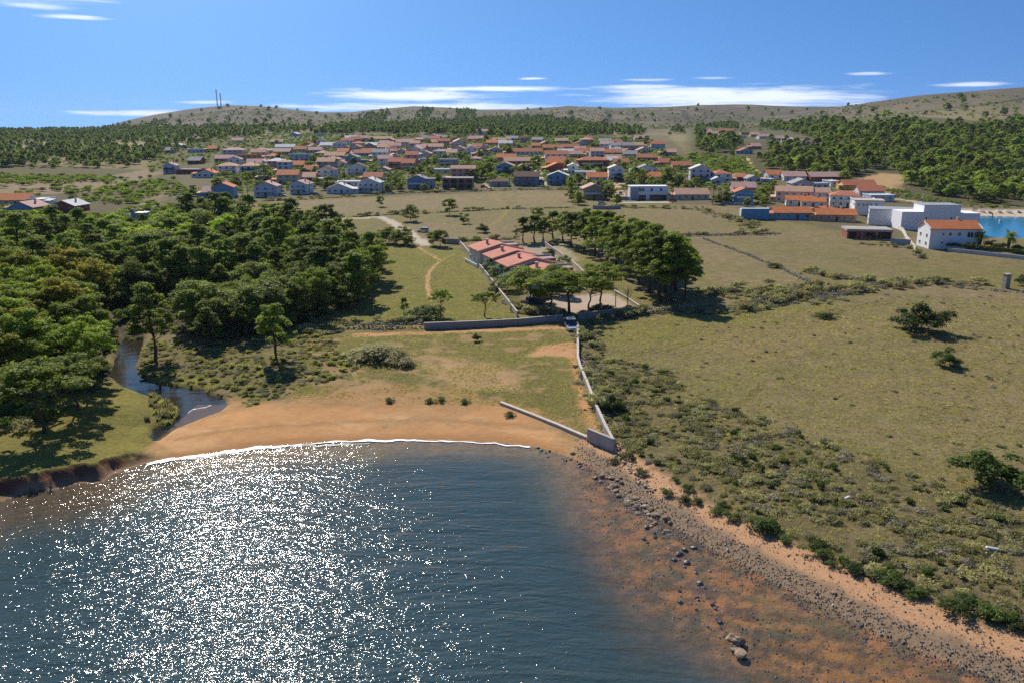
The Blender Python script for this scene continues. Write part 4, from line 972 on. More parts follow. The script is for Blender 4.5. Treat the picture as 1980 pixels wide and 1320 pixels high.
def add_window(root, x, y, z, w, h, rz, near):
    o = obj('window', WIN_F if near else WIN_FAR, None, root); o.location = (x, y, z); o.rotation_euler = (0, 0, rz); o.scale = (w, 1, h)
    if near: p = obj('pane', WIN_P, None, o)
    return o

FOOT = []
def house(px, py, wpx, st, rf, wc, rc, rot=0, depth=8.5, label=None, name='house', hfac=1.0, chim=None):
    q = P(px, py); dist = math.hypot(q.x, q.y, ); w = max(wpx * math.hypot(q.y, CAM_Z - q.z) / FOC * 1.0, 3.2)
    d = depth; rz = R(rot); fwd = Vector((-math.sin(rz), math.cos(rz), 0)); c = q + fwd * d / 2
    FOOT.append((c.x, c.y, max(w, d) / 2))
    r = empty(name, (c.x, c.y, q.z), rz); h = (st * FLOOR + .25) * hfac
    wm = M['brick'] if wc == 'K' else plaster(WC[wc][0]); rm = roof_mat(RC[rc][0]) if rf in 'gsh' else surface('flat_roof', RC[rc][0], .8, .15)
    rise = {'g': .20 * w, 's': .24 * d, 'h': .20 * min(w, d), 'f': 0, 'm': 0}[rf]; rise = min(rise, 2.9)
    gable_body(w, d, h, rise, {'g': 'y', 's': 'x'}.get(rf, '')).build('wall', wm, r)
    if rf == 'g': ro = gable_roof(w, d, h, rise, 'y').build('roof', rm, r)
    elif rf == 's': ro = gable_roof(w, d, h, rise, 'x').build('roof', rm, r)
    elif rf == 'h': ro = hip_roof(w, d, h, rise).build('roof', rm, r)
    else:
        mb = MB(); x, y = w / 2 + .25, d / 2 + .25; mb.box(-x, x, -y, y, h, h + .22)
        ro = mb.build('roof', rm, r)
        pb = MB(); pb.box(-x, x, -y, -y + .2, h + .22, h + .55).box(-x, x, y - .2, y, h + .22, h + .55).box(-x, -x + .2, -y + .2, y - .2, h + .22, h + .55).box(x - .2, x, -y + .2, y - .2, h + .22, h + .55).build('parapet', wm, ro)
    if (chim if chim is not None else (rf in 'gsh' and rnd.random() < .55)):
        cx, cy = (w * .18, d * .12); cb = MB().box(cx - .3, cx + .3, cy - .3, cy + .3, h + rise * .3, h + rise + .85).box(cx - .42, cx + .42, cy - .42, cy + .42, h + rise + .852, h + rise + 1.0).build('chimney', plaster((.5, .42, .36)), ro)
    near = dist < 470; kind_ = rnd.random()
    if dist < 620 and st >= 2 and kind_ < .6 and name == 'house':
        bl = MB().box(-w * .42, w * .30, -d / 2 - 1.3, -d / 2 - .003, FLOOR - .02, FLOOR + .14).build('balcony', wm, r)
        MB().box(-w * .42, w * .30, -d / 2 - 1.3, -d / 2 - 1.22, FLOOR + .142, FLOOR + 1.0).box(-w * .42, -w * .42 + .08, -d / 2 - 1.218, -d / 2 - .004, FLOOR + .142, FLOOR + 1.0).box(w * .30 - .08, w * .30, -d / 2 - 1.218, -d / 2 - .004, FLOOR + .142, FLOOR + 1.0).build('railing', M['frame'] if kind_ < .3 else M['dark'], bl)
        for px_ in (-w * .40, w * .28): MB().box(px_ - .12, px_ + .12, -d / 2 - 1.2, -d / 2 - .96, -.5, FLOOR - .022).build('pillar', wm, r)
    elif dist < 800 and kind_ > .45 and name == 'house':
        sd = 1 if rnd.random() < .5 else -1; aw = rnd.uniform(2.4, 4.2); ad = rnd.uniform(4, 6.5); x0 = sd * (w / 2 + .003); x1 = sd * (w / 2 + aw); y0 = -d / 2 + rnd.uniform(-.8, 1.5)
        MB().box(min(x0, x1), max(x0, x1), y0, y0 + ad, -.9, 2.35).build('annex', wm, r)
        MB().hull([(min(x0, x1) - .2, y0 - .3, 2.36), (max(x0, x1) + .2, y0 - .3, 2.36), (max(x0, x1) + .2, y0 + ad, 2.9), (min(x0, x1) - .2, y0 + ad, 2.9)], [(min(x0, x1) - .2, y0 - .3, 2.55), (max(x0, x1) + .2, y0 - .3, 2.55), (max(x0, x1) + .2, y0 + ad, 3.1), (min(x0, x1) - .2, y0 + ad, 3.1)]).build('annex_roof', roof_mat(RC['h' if rnd.random() < .5 else rc][0]), r)
        add_window(r, (x0 + x1) / 2, y0 - .003, .9, 1.2, 1.1, 0, near)
    if dist < 900:
        n = max(1, int(w / (3.0 if near else 3.6)))
        for s in range(st):
            for k in range(n):
                x = -w / 2 + w * (k + .5) / n + rnd.uniform(-.15, .15)
                if near and s == 0 and k == n // 2:
                    o = obj('door', DOOR, None, r); o.location = (x, -d / 2 - .002, .05); o.scale = (1.0, 1, 2.0); obj('handle', HAND, None, o)
                else: add_window(r, x, -d / 2 - .002, s * FLOOR + .95, 1.25 if rnd.random() < .75 else 1.7, 1.2, 0, near)
        if dist < 700:
            for s in range(st):
                for k in range(2): add_window(r, (-w / 2 - .002) if q.x > 0 else (w / 2 + .002), -d / 2 + d * (k + .5) / 2, s * FLOOR + .95, 1.1, 1.15, -math.pi / 2 if q.x > 0 else math.pi / 2, near)
    INFO[r.name] = (px, py, wc + rf + rc, st)
    if label: tag(r, label, 'house')
    HOUSES.append(r)
    return r, w, d, h
HOUSES = []; INFO = {}
LIST = '''329,336,24,2,g,B,p,12,11;363,337,46,1,f,K,w;398,344,34,1,g,W,o;439,337,36,2,h,W,h;375,318,24,1,s,K,g;436,314,40,1,s,T,p;450,303,38,2,h,L,p;477,314,42,2,f,O,h;481,337,33,2,h,W,h;504,304,32,2,h,C,p
431,383,40,2,g,U,o,8;401,383,20,1,s,U,p;514,381,43,2,g,B,p;378,296,30,1,f,W,w;378,274,21,1,s,L,p;459,277,21,1,s,W,p;410,294,17,1,s,T,o;326,297,14,1,s,G,g
577,376,33,2,g,B,p;655,375,45,1,g,W,w;713,373,43,2,g,W,w,-4;676,362,41,1,f,W,w;690,341,42,2,g,W,d;630,346,36,2,g,W,d;556,356,40,2,s,C,o;592,352,33,1,s,T,h;616,356,15,1,f,C,w;548,337,23,3,h,B,p;573,327,27,1,s,Y,o;600,337,26,1,s,D,r
630,328,33,2,s,G,h;657,323,22,1,g,W,o;579,313,38,2,f,B,w;527,309,27,1,h,W,o;540,300,40,1,s,P,p;551,291,36,1,s,C,w;580,295,23,1,s,B,r;621,303,23,1,h,P,p;640,287,44,1,s,L,w;646,308,38,1,s,C,h;662,300,21,1,s,P,o;679,318,24,2,g,U,g;700,318,23,1,f,G,w;700,303,32,1,s,U,r;535,280,23,1,s,C,h;568,264,15,1,g,B,w;618,263,14,1,f,W,w;506,351,13,1,f,T,w
720,352,36,1,s,L,r;807,366,38,2,g,U,g;834,366,16,2,f,G,g;789,331,24,2,s,P,r;797,321,24,3,s,P,r;764,328,26,2,s,P,r;740,337,24,1,g,L,p;866,324,36,2,f,G,w;849,337,38,1,f,W,w;837,296,39,2,s,C,h;868,302,29,1,s,W,h;886,294,25,1,g,L,p;845,281,22,1,s,C,h;738,306,30,1,s,W,r;757,299,22,1,h,P,r;777,299,20,1,g,L,p;711,300,25,1,s,U,r;738,291,34,1,s,C,h;716,287,26,1,s,L,w;748,285,24,1,s,B,h;782,286,32,2,s,L,p;790,279,22,1,s,P,o;793,273,34,1,f,W,w;735,274,44,1,s,C,h;826,272,20,1,s,G,g;852,271,24,1,s,T,g;882,276,36,1,g,P,o;822,316,18,1,f,B,g;821,303,20,1,g,L,p
965,361,37,1,h,G,d;1018,360,47,2,s,D,d;1078,358,39,2,g,U,w;976,337,33,2,g,U,p;1010,334,34,1,g,N,h;1078,323,44,1,s,Y,o;1078,332,40,1,g,K,o;1108,337,20,2,g,W,w;1076,312,43,2,s,W,r;979,312,37,1,s,T,o;1003,319,54,1,s,P,h;1015,300,67,1,s,W,r;930,297,26,1,g,P,r;959,296,24,1,g,L,p;927,287,30,1,f,W,w;952,282,24,1,s,P,o;970,277,34,1,s,C,h;921,273,25,1,s,C,h;932,263,20,2,s,W,p;990,273,22,1,s,U,g;1015,277,18,2,f,P,w;1070,292,40,1,s,P,r;1106,291,30,1,s,T,r;1036,288,16,1,s,P,o;1094,301,30,1,s,C,w;1119,301,20,1,s,P,r;1086,278,24,1,s,T,p
1148,325,58,2,h,K,r,4,11;1155,352,38,1,s,W,o;1191,351,27,3,g,W,w;1149,386,42,2,g,T,p,4;1255,351,46,1,s,W,o;1131,342,38,1,f,W,w;1250,336,42,1,g,W,g;1185,318,20,1,s,L,w;1201,322,28,1,s,P,r;1179,302,44,1,s,P,r;1135,299,28,1,s,P,r;1124,284,28,1,g,B,r;1138,273,14,1,s,W,r;1192,281,20,1,s,D,r;1224,287,42,1,s,B,h;1246,297,26,1,g,L,p;1272,290,26,2,s,B,r;1295,301,24,1,s,U,h;1237,272,20,1,s,W,p;1250,312,36,1,s,P,r;1218,305,26,1,s,L,g;1285,322,20,1,s,T,r
1339,387,63,1,s,C,h;1438,394,34,2,g,U,r,-6;1440,373,44,1,s,P,p;1354,353,38,3,g,L,w,-6;1398,354,34,2,h,W,r;1388,357,23,1,g,B,w;1319,328,36,1,s,P,r;1435,352,44,1,h,K,r;1458,355,28,1,g,L,g;1484,357,24,1,f,U,w
1533,425,70,1,s,U,o,-3,8;1617,429,72,1,s,T,o,-8,8;1580,420,34,1,g,O,o,-50,8;1534,392,66,2,s,C,h,-14,9;1577,394,52,2,s,L,h,-6,8;1545,399,48,1,s,W,o,-14,7;1572,402,44,1,s,W,o,-14,7;1632,401,52,2,h,W,r,-18,10;1670,411,40,2,f,W,p,-14,9;1537,350,42,1,s,W,p;1600,351,66,1,s,K,p;1500,347,30,1,s,W,o;1662,368,60,1,s,Y,r;1685,380,46,1,s,L,r;1614,361,16,1,f,W,w;1553,365,42,1,g,L,g;1590,366,26,1,f,B,g;1706,390,44,1,f,B,w
42,414,50,1,g,U,p,-8;22,399,62,1,s,C,o;67,399,30,1,f,W,w;123,411,48,1,g,K,w,-5;205,277,18,1,s,W,w;62,286,14,1,s,W,w;10,268,20,1,f,W,w;345,287,14,1,g,U,w
1368,258,16,1,s,W,p;1381,263,26,1,s,K,p;1404,257,28,1,s,P,r;1402,265,22,1,s,W,p;1442,261,17,1,f,Y,w;1478,269,20,1,s,W,p;1460,265,16,1,s,T,h;1505,273,24,1,s,L,p;1525,277,18,1,s,L,w;1558,281,16,1,s,W,p;1443,298,24,1,g,B,r;1463,289,18,1,s,P,p;1624,282,20,1,s,C,p;1660,281,14,1,s,T,h;1430,268,24,1,f,L,w'''
for row in LIST.replace('\n', ';').split(';'):
    f = row.split(','); house(float(f[0]), float(f[1]), float(f[2]), int(f[3]), f[4], f[5], f[6], float(f[7]) if len(f) > 7 else rnd.uniform(-7, 7), float(f[8]) if len(f) > 8 else 10.5)
g = np.random.default_rng(12); fx = np.array(FOOT)
vil0 = poly((430, 340), (560, 330), (760, 322), (1000, 318), (1240, 322), (1330, 345), (1300, 312), (1230, 285), (1000, 272), (760, 270), (560, 288), (440, 302))
for (x, y) in poisson(vil0, 17, 4000, lambda x, y: bool(np.all((fx[:, 0] - x) ** 2 + (fx[:, 1] - y) ** 2 > (fx[:, 2] + 7.0) ** 2)), 19)[:60]:
    z = Hs(x, y); k = FOC / (y * math.cos(PITCH) + (CAM_Z - z) * math.sin(PITCH)); py = 660 + (-(y * math.sin(PITCH)) + (CAM_Z - z) * math.cos(PITCH)) * k
    house(990 + x * k, py, g.uniform(9, 13) * k * .98, int(g.integers(1, 3)), 'sshg'[g.integers(4)], 'WWCPLT'[g.integers(6)], 'rphpgw'[g.integers(6)], g.uniform(-15, 15), 10)
# labels from what each house looks like and its place in its row
ORD = ['first', 'second', 'third', 'fourth', 'fifth', 'sixth', 'seventh', 'eighth', 'ninth', 'tenth', 'eleventh', 'twelfth', 'thirteenth', 'fourteenth', 'fifteenth', 'sixteenth', 'seventeenth', 'eighteenth', 'nineteenth', 'twentieth']
def ordinal(i):
    if i < 20: return ORD[i]
    t = {2: 'twenty', 3: 'thirty', 4: 'forty', 5: 'fifty', 6: 'sixty', 7: 'seventy', 8: 'eighty'}[(i + 1) // 10]
    return (t[:-1] + 'ieth') if (i + 1) % 10 == 0 else t + '-' + ORD[(i + 1) % 10 - 1]
def zone(px, py):
    if px < 320 and py > 380: return 'in left hamlet'
    if px < 320: return 'in far left wood'
    if px > 1355 and py < 300: return 'outlying hill cluster'
    if px > 1405: return 'village by the bay'
    side = 'left' if px < 700 else ('centre' if px < 1020 else 'right')
    for lim, nm in ((349, 'front'), (325, 'second'), (306, 'third'), (290, 'fourth'), (0, 'rearmost')):
        if py >= lim: return '%s side of %s row' % (side, nm) if side != 'centre' else 'middle of %s row' % nm
zs = {}
for r in HOUSES: zs.setdefault(zone(*INFO[r.name][:2]), []).append(r)
for zn, rs in zs.items():
    rs.sort(key=lambda r: (INFO[r.name][0], INFO[r.name][1]))
    for i, r in enumerate(rs):
        px, py, code, st = INFO[r.name]; wn = WC[code[0]][1]; rn = RC[code[2]][1]
        rt = {'g': 'gable', 's': 'pitched', 'h': 'hipped', 'f': 'flat'}[code[1]]
        tag(r, '%s house, %s %s roof, %s from left, %s' % (wn, rn, rt, ordinal(i), zn), 'house', 'houses: ' + zn)

# ---- buildings with shapes of their own
def skylights(r, w, d, h):
    for k in range(3):
        x = -w * .36 + k * w * .2; MB().hull([(x - .8, -d / 2 - .2, h + .28), (x + .8, -d / 2 - .2, h + .28), (x + .8, -.6, h + 1.62), (x - .8, -.6, h + 1.62)], [(x - .8, -d / 2 - .2, h + .45), (x + .8, -d / 2 - .2, h + .45), (x + .8, -.6, h + 1.85), (x - .8, -.6, h + 1.85)]).build('skylight', M['white'], r)
for r in HOUSES:
    if r['label'].startswith('dark grey house, brown pitched'):
        w = r.children[0].dimensions.x or 13; skylights(r, 13, 8.5, 2 * FLOOR + .25); r['label'] = 'dark two-storey house with bright white skylight stripes on its roof, village front row'; break

def block(name, label, px, py, rot, parts, mats, cat='house'):
    """building put together from named boxes in metres (x0,x1,y0,y1,z0,z1), origin at its front base"""
    q = P(px, py); r = empty(name, q, R(rot)); tag(r, label, cat)
    for nm, bx, mt in parts: MB().box(*bx).build(nm, mats[mt], r)
    xs = [b[1] for _, b, _ in parts]; FOOT.append((q.x, q.y + 4, max(xs) if xs else 6))
    return r
WH = plaster((.82, .82, .83)); mats = {'w': WH, 's': M['concrete'], 'd': M['dark'], 'k': M['brick'], 'g': M['glass'], 'c': plaster((.66, .57, .43)), 'm': M['metal'], 'b': plaster((.36, .40, .48)), 't': surface('flat_roof', (.50, .40, .33), .9, .2)}
# modern cube house
r = block('modern_house', 'modern white cube house with wide dark glazing beside the field', 1222 + 33, 387, 0, [('wall', (-9.2, 9.2, 0, 9, -.8, 3.0), 'w'), ('wall', (-9.2, 9.0, 1.6, 9, 3.0, 6.2), 'w'), ('balcony', (-5.5, 9.2, -.35, 1.595, 3.02, 4.0), 'w'), ('side_tower', (-9.4, -5.6, -.5, 3, -.8, 6.35), 'b'),
    ('roof', (-9.5, 9.3, 1.3, 9.2, 6.36, 6.65), 'w'), ('glass_door', (0.2, 8.6, -.05, -.004, .1, 2.5), 'g'), ('glass_door', (-5.2, -1.6, -.05, -.004, .1, 2.4), 'g')], mats)
for x in (-4.4, -2.9, 1.4, 6.0): add_window(r, x, 1.595, 4.1, 1.5, 1.6, 0, True)
MB().box(-15, -9.6, .2, .45, -.5, 1.5).box(9.4, 14, .2, .45, -.5, 1.2).build('garden_wall', mats['b'], r)
# unfinished brick house, two storeys
def unfinished(px, py, w, d, st, label, name, rot=0, bays=4):
    q = P(px, py); r = empty(name, q, R(rot)); tag(r, label, 'house'); FOOT.append((q.x, q.y + d / 2, w / 2))
    MB().box(-w / 2, w / 2, .5, d, -.8, st * 2.8).build('wall', M['brick'], r)
    for s in range(st + 1): MB().box(-w / 2 - .25, w / 2 + .25, -.35, d + .2, s * 2.8 - .12, s * 2.8 + .12).build('floor_slab', M['concrete'], r)
    for k in range(bays + 1):
        x = -w / 2 + .15 + (w - .3) * k / bays
        for s in range(st): MB().box(x - .17, x + .17, -.1, .25, s * 2.8 + .121, s * 2.8 + 2.679).build('column', M['concrete'], r)
    for s in range(st):
        for k in range(bays):  # dark panels on the brick paint the shade inside the openings
            x = -w / 2 + w * (k + .5) / bays; bw = w / bays
            if (k + s) % 3 == 0: MB().box(x - bw * .3, x + bw * .12, .44, .49, s * 2.8 + .3, s * 2.8 + 2.3).build('opening_shade', M['dark'], r)
            elif (k + s) % 3 == 1: MB().box(x - bw * .25, x + bw * .28, .44, .49, s * 2.8 + .9, s * 2.8 + 2.2).build('opening_shade', M['dark'], r)
            else: MB().box(x - bw * .38, x + bw * .38, .44, .49, s * 2.8 + .13, s * 2.8 + 2.4).build('opening_shade', M['dark'], r)
    MB().box(-w / 2 - .2, w / 2 + .2, -.3, d + .15, st * 2.8 + .121, st * 2.8 + .6).build('parapet', M['concrete'], r)
    return r
unfinished(885, 366, 17.0, 9, 2, 'unfinished two-storey brick house with bare concrete slabs in the village front row', 'unfinished_house', 0, 4)
house(896, 352, 46, 3, 's', 'P', 'h', 0, 7, 'tall pink house with peach roof behind the unfinished brick house')
unfinished(1680, 463, 14.5, 8.5, 1, 'unfinished single-storey brick building with flat roof beside the right meadow', 'unfinished_house', -10, 3)
# bright white holiday blocks above the bay
r = block('white_villa', 'long white flat-roofed block with stepped walls at the village end', 1700, 436, -22, [('wall', (-4, 12, 0, 12, -1, 6.0), 'w'), ('roof', (-4.2, 12.2, -.2, 12.2, 6.002, 6.25), 'm')], mats)
for y in (2, 5.5, 9): add_window(r, -4.003, y, 3.6, .7, 1.3, -math.pi / 2, True)
for y in (3.5, 8): add_window(r, -4.003, y, .9, .9, 1.3, -math.pi / 2, True)
r = block('white_villa', 'big white building with stepped roofline facing the bay, behind the orange-roofed house', 1812, 449, -3, [('wall', (-13.5, -5.8, 0, 9, -1, 7.4), 'w'), ('wall', (-5.8, 7.4, -.05, 9, -1, 9.8), 'w'), ('wall', (7.4, 14.6, 0, 9, -1, 7.0), 'w'), ('roof', (-5.9, 7.5, -.1, 9.1, 9.802, 9.95), 'm')], mats)
for x, z in ((-4.6, 4.6), (4.4, 4.6), (-4.6, 1.6)): add_window(r, x, -.052 if x > -5.8 else -.003, z, .7, 1.0, 0, True)
r = block('white_villa', 'white two-storey house with tall narrow windows right of the beige rows', 1668, 416, -16, [('wall', (-3.5, 8, 0, 9, -1, 6.0), 'w'), ('roof', (-3.8, 8.3, -.3, 9.3, 6.002, 6.3), 't')], mats)
for y in (1.5, 3, 6): add_window(r, -3.503, y, 3.6, .8, 1.4, -math.pi / 2, True)
for x in (-2, 0, 1.4, 2.8, 5): add_window(r, x, -.003, 3.6, .8, 1.4, 0, True)
# orange-roofed house with outside stair by the palms
r, w, d, h = house(1843, 482, 94, 2, 's', 'W', 'o', -2, 8.5, 'white two-storey house with vivid orange roof and outside stair beside the palms', 'stair_house', 1.22)
for o in [o for o in r.children if o.name.startswith(('window', 'door'))]:
    if o.location.y < -d / 2 and abs(o.rotation_euler.z) < .1:
        for ch in list(o.children): bpy.data.objects.remove(ch)
        bpy.data.objects.remove(o)
for x, z, ww, hh in ((-.24, 4.3, .7, .8), (-.10, 4.2, 1.0, 1.0), (.08, 4.1, 1.1, 1.2), (.30, 3.6, 2.2, 1.9), (.42, 3.6, 1.2, 1.9), (-.24, 1.6, .6, .7), (.28, .3, 1.5, 2.1), (.40, .3, 1.5, 2.1)): add_window(r, x * w, -d / 2 - .002, z, ww, hh, 0, True)
for k in range(12):
    x = -w * .12 + k * .42; MB().box(x, x + .42, -d / 2 - 1.2, -d / 2 - .1, -.5, .25 + k * .27).build('step', WH, r)
MB().hull([(-w * .12, -d / 2 - 1.32, .2), (-w * .12 + 5.0, -d / 2 - 1.32, 3.3), (-w * .12 + 5.0, -d / 2 - 1.21, 3.3), (-w * .12, -d / 2 - 1.21, .2)], [(-w * .12, -d / 2 - 1.32, 1.1), (-w * .12 + 5.0, -d / 2 - 1.32, 4.2), (-w * .12 + 5.0, -d / 2 - 1.21, 4.2), (-w * .12, -d / 2 - 1.21, 1.1)]).build('stair_parapet', WH, r)
for s in (-1, 1): MB().hull([(s * (w / 2 + .32) - .15, -d / 2 - .6, h - .5), (s * (w / 2 + .32) + .15, -d / 2 - .6, h - .5), (s * (w / 2 + .32) + .15, 0, h + 1.5), (s * (w / 2 + .32) - .15, 0, h + 1.5)], [(s * (w / 2 + .32) - .15, -d / 2 - .6, h + .15), (s * (w / 2 + .32) + .15, -d / 2 - .6, h + .15), (s * (w / 2 + .32) + .15, 0, h + 2.1), (s * (w / 2 + .32) - .15, 0, h + 2.1)]).build('verge', M['white'], r)
# porch of the cream bungalow, blue container, hut
q = P(1460, 425); r = empty('storage_container', q, R(-2)); tag(r, 'blue storage container with white door end beside the low orange-roofed house', 'container')
MB().box(-5.4, 5.4, 0, 2.6, .1, 4.2).build('body', plaster((.16, .34, .52)), r); MB().box(-5.75, -5.41, .05, 2.55, .1, 4.15).build('door', M['white'], r); MB().box(-5.5, 5.5, -.1, 2.7, 4.202, 4.4).build('roof', plaster((.45, .6, .7)), r)
for k in range(12): MB().box(-5.1 + k * .9, -4.8 + k * .9, -.06, -.002, .3, 4.0).build('rib', plaster((.16, .34, .52)), r)
q = P(268, 425); r = empty('hut', q, R(5)); tag(r, 'small blue hut with white flat roof and chimney in the left scrub', 'hut')
MB().box(-3, 3, 0, 4, -.5, 2.6).build('wall', plaster((.28, .38, .48)), r); MB().box(-1.2, 3.3, -.3, 4.3, 2.602, 2.8).build('roof', M['white'], r); MB().box(-2.9, -1.6, .5, 1.8, 2.602, 4.2).build('chimney', M['stone'], r); MB().box(.4, 1.4, -.06, -.003, 0, 2).build('door', M['dark'], r)

# ------------------------------------------------------------------ the villa
vr = empty('villa', (0, 0, 0)); q0 = P(1000, 535); ang = math.atan2(15.5, 40)
vr.location = (2.2, 206, Hs(2.2, 206)); vr.rotation_euler = (0, 0, R(20)); tag(vr, 'long villa with four stepped red tiled roofs behind the beach wall', 'villa')
tile = roof_mat((.56, .23, .165)); vw = plaster((.66, .60, .56))
y = -20
for k, (w, L, h, xo) in enumerate(((12.5, 9.5, 3.0, .8), (13.5, 11.0, 3.7, 0), (12.5, 10.0, 4.1, -.8), (12.0, 10.5, 4.6, -1.6))):
    a = gable_body(w, L, h, .23 * w / 2 * 2 * .55, 'y'); b = a.build('wall', vw, vr); b.location = (xo, y + L / 2, 0)
    ro = gable_roof(w, L - .8, h, .23 * w * .55, 'y', .55, .22).build('roof', tile, vr); ro.location = (xo, y + L / 2, 0)
    MB().box(-2.6, -2.0, -.3, .3, h + .7, h + 2.3).box(-2.75, -1.85, -.45, .45, h + 2.302, h + 2.5).build('chimney', plaster((.6, .4, .34)), ro)
    rs = .23 * w * .55
    for s in (-1, 1): MB().hull([(s * .1, -L / 2 - .2, h + rs + .24), (s * (w / 2 + .5), -L / 2 - .2, h + .2), (s * (w / 2 + .5), -L / 2 + .05, h + .2), (s * .1, -L / 2 + .05, h + rs + .24)][::s], [(s * .1, -L / 2 - .2, h + rs + .40), (s * (w / 2 + .5), -L / 2 - .2, h + .36), (s * (w / 2 + .5), -L / 2 + .05, h + .36), (s * .1, -L / 2 + .05, h + rs + .40)][::s]).build('verge_tiles', surface('ridge_tiles', (.62, .36, .28), .8, .15), ro)
    if k in (0, 1, 3):      # roof terrace cut into the right slope, walled in white
        MB().box(1.4, w / 2 + .2, -2.2, 1.4, h + .1, h + rs * .62).build('roof_terrace', surface('terrace_tiles', (.30, .20, .19), .7, .2), ro); MB().box(1.2, 1.39, -2.3, 1.5, h + .3, h + rs * .62 + .5).box(1.39, w / 2 + .1, 1.402, 1.6, h + .3, h + rs * .62 + .45).build('terrace_wall', plaster((.68, .58, .54)), ro)
    for j in range(3): add_window(vr, xo - w / 2 - .003, y + L * (j + .5) / 3, 1.0, 1.4, 1.5, -math.pi / 2, True)
    for j in range(2): add_window(vr, xo + w / 2 + .003, y + L * (j + .5) / 2, 1.0, 1.4, 1.5, math.pi / 2, True)
    y += L
for j in range(3): add_window(vr, .8 - 3.6 + j * 3.6, -20.003, .9, 1.5, 1.5, 0, True)
terr = block('terrace', 'pale stone terrace with low white parapet left of the villa', 930, 512, 20, [('floor', (-2.5, 2.5, -4, 7, -.4, .25), 's'), ('parapet', (-2.6, -2.4, -4.1, 7.1, .252, .9), 'w')], mats, 'terrace')

# ------------------------------------------------------------------ walls
def wall_run(name, label, pts, h, th, mat, coping=None, lift=0.0):
    w = [P(*p) for p in pts]; fine = []
    for i in range(len(w) - 1):
        n = max(1, int((w[i + 1] - w[i]).length / 4))
        for k in range(n): fine.append(w[i].lerp(w[i + 1], k / n))
    fine.append(w[-1]); L = []; 
    for i, p in enumerate(fine):
        a = fine[max(i - 1, 0)]; b = fine[min(i + 1, len(fine) - 1)]; d = (b - a); d.z = 0; d.normalize(); nrm = Vector((-d.y, d.x, 0)); L.append((Vector((p.x, p.y, Hs(p.x, p.y))), nrm))
    base = L[0][0].copy(); r = empty(name, base)
    mb = MB(); cb = MB()
    for i in range(len(L) - 1):
        (a, na), (b, nb) = L[i], L[i + 1]; a = a - base; b = b - base; t = th / 2
        lo = [a - na * t, b - nb * t, b + nb * t, a + na * t]
        mb.hull([(v.x, v.y, v.z - .5) for v in lo], [(v.x, v.y, v.z + h) for v in lo])
        if coping:
            t2 = t + .05; lo = [a - na * t2, b - nb * t2, b + nb * t2, a + na * t2]; cb.hull([(v.x, v.y, v.z + h + .002) for v in lo], [(v.x, v.y, v.z + h + .10) for v in lo])
    mb.build('wall', mat, r)
    if coping: cb.build('coping', coping, r)
    return tag(r, label, 'wall')
cop = surface('pale_coping', (.48, .43, .37), .85, .2); RWL = M['render_wall']
wall_run('garden_wall', 'rendered grey garden wall between beach meadow and villa, left of the gate', [(820, 637), (900, 634), (1000, 629), (1088, 621)], 1.25, .28, RWL, cop)
wall_run('garden_wall', 'grey garden wall running right from the gate to the pines', [(1119, 618), (1170, 612), (1250, 604)], 1.25, .28, RWL, cop)
wall_run('beach_wall', 'long thin wall with pale top running from the gate down to the shore', [(1117, 634), (1117, 660), (1117, 700), (1121, 716), (1135, 750), (1152, 795), (1170, 835), (1186, 866)], 1.0, .28, RWL, cop)
wall_run('sea_wall', 'short tall grey wall at the shore end of the beach wall', [(1137, 851), (1160, 861), (1187, 872)], 1.7, .4, M['concrete'])
wall_run('low_wall', 'low pale concrete kerb wall slanting across the sand to the sea wall', [(968, 780), (1020, 800), (1080, 824), (1136, 848)], .35, .5, surface('pale_concrete', (.55, .48, .40), .9, .15), None)
wall_run('villa_wall', 'pale wall along the left side of the villa garden', [(890, 474), (912, 500), (940, 535), (970, 575), (1000, 614)], 1.2, .22, M['concrete'], cop)
wall_run('villa_wall', 'tan wall along the right side of the villa garden', [(1048, 472), (1080, 495), (1112, 520), (1128, 535)], 1.4, .22, surface('tan_render', (.45, .34, .26), .9, .2), cop)
wall_run('villa_wall', 'low wall along the right edge of the villa yard', [(1186, 563), (1215, 580), (1240, 597)], .35, .3, M['concrete'], cop)
wall_run('villa_wall', 'wall at the back of the villa by the dirt road', [(855, 471), (888, 472)], 1.6, .3, M['concrete'], cop)
wall_run('terrace_wall', 'retaining wall in front of the house with the parked blue car', [(1146, 404), (1172, 405), (1200, 404)], 1.6, .4, M['concrete'])
wall_run('boundary_wall', 'pale wall around the yard of the unfinished building', [(1722, 473), (1760, 476)], 2.0, .3, plaster((.30, .36, .44)), cop)
wall_run('boundary_wall', 'long pale wall along the lane to the big white building', [(1718, 432), (1745, 448), (1752, 462), (1770, 486)], 1.2, .3, plaster((.60, .55, .50)), cop)
wall_run('hedge_wall', 'low pale wall under the hedge of the palm garden', [(1832, 487), (1880, 491), (1960, 500), (2060, 512)], 1.1, .3, plaster((.52, .50, .50)))
wall_run('house_wall', 'low blue garden wall in front of the blue gabled house', [(1392, 394), (1420, 397), (1458, 398)], 1.1, .3, plaster((.35, .45, .56)))
# clipped hedge
w = [P(1832, 484), P(1880, 488), P(1960, 497), P(2060, 508)]; g = np.random.default_rng(8); c = []
for i in range(3):
    n = int((w[i + 1] - w[i]).length / .8)
    for k in range(n): v = w[i].lerp(w[i + 1], (k + g.random()) / n); c.append((v.x, v.y, Hs(v.x, v.y) + 1.5))
c = np.array(c); v, f = leaf_faces(g, c, np.full(len(c), 1.0), np.full(len(c), 260), .20, 1.0); r = empty('hedge', tuple(c[0] - np.array([0, 0, 1.0])))
o = obj('foliage', np_mesh('foliage', v - c[0] + np.array([0, 0, 1.0]), f), M['juniper'], r); tag(r, 'dark clipped hedge above the low wall of the palm garden', 'hedge')

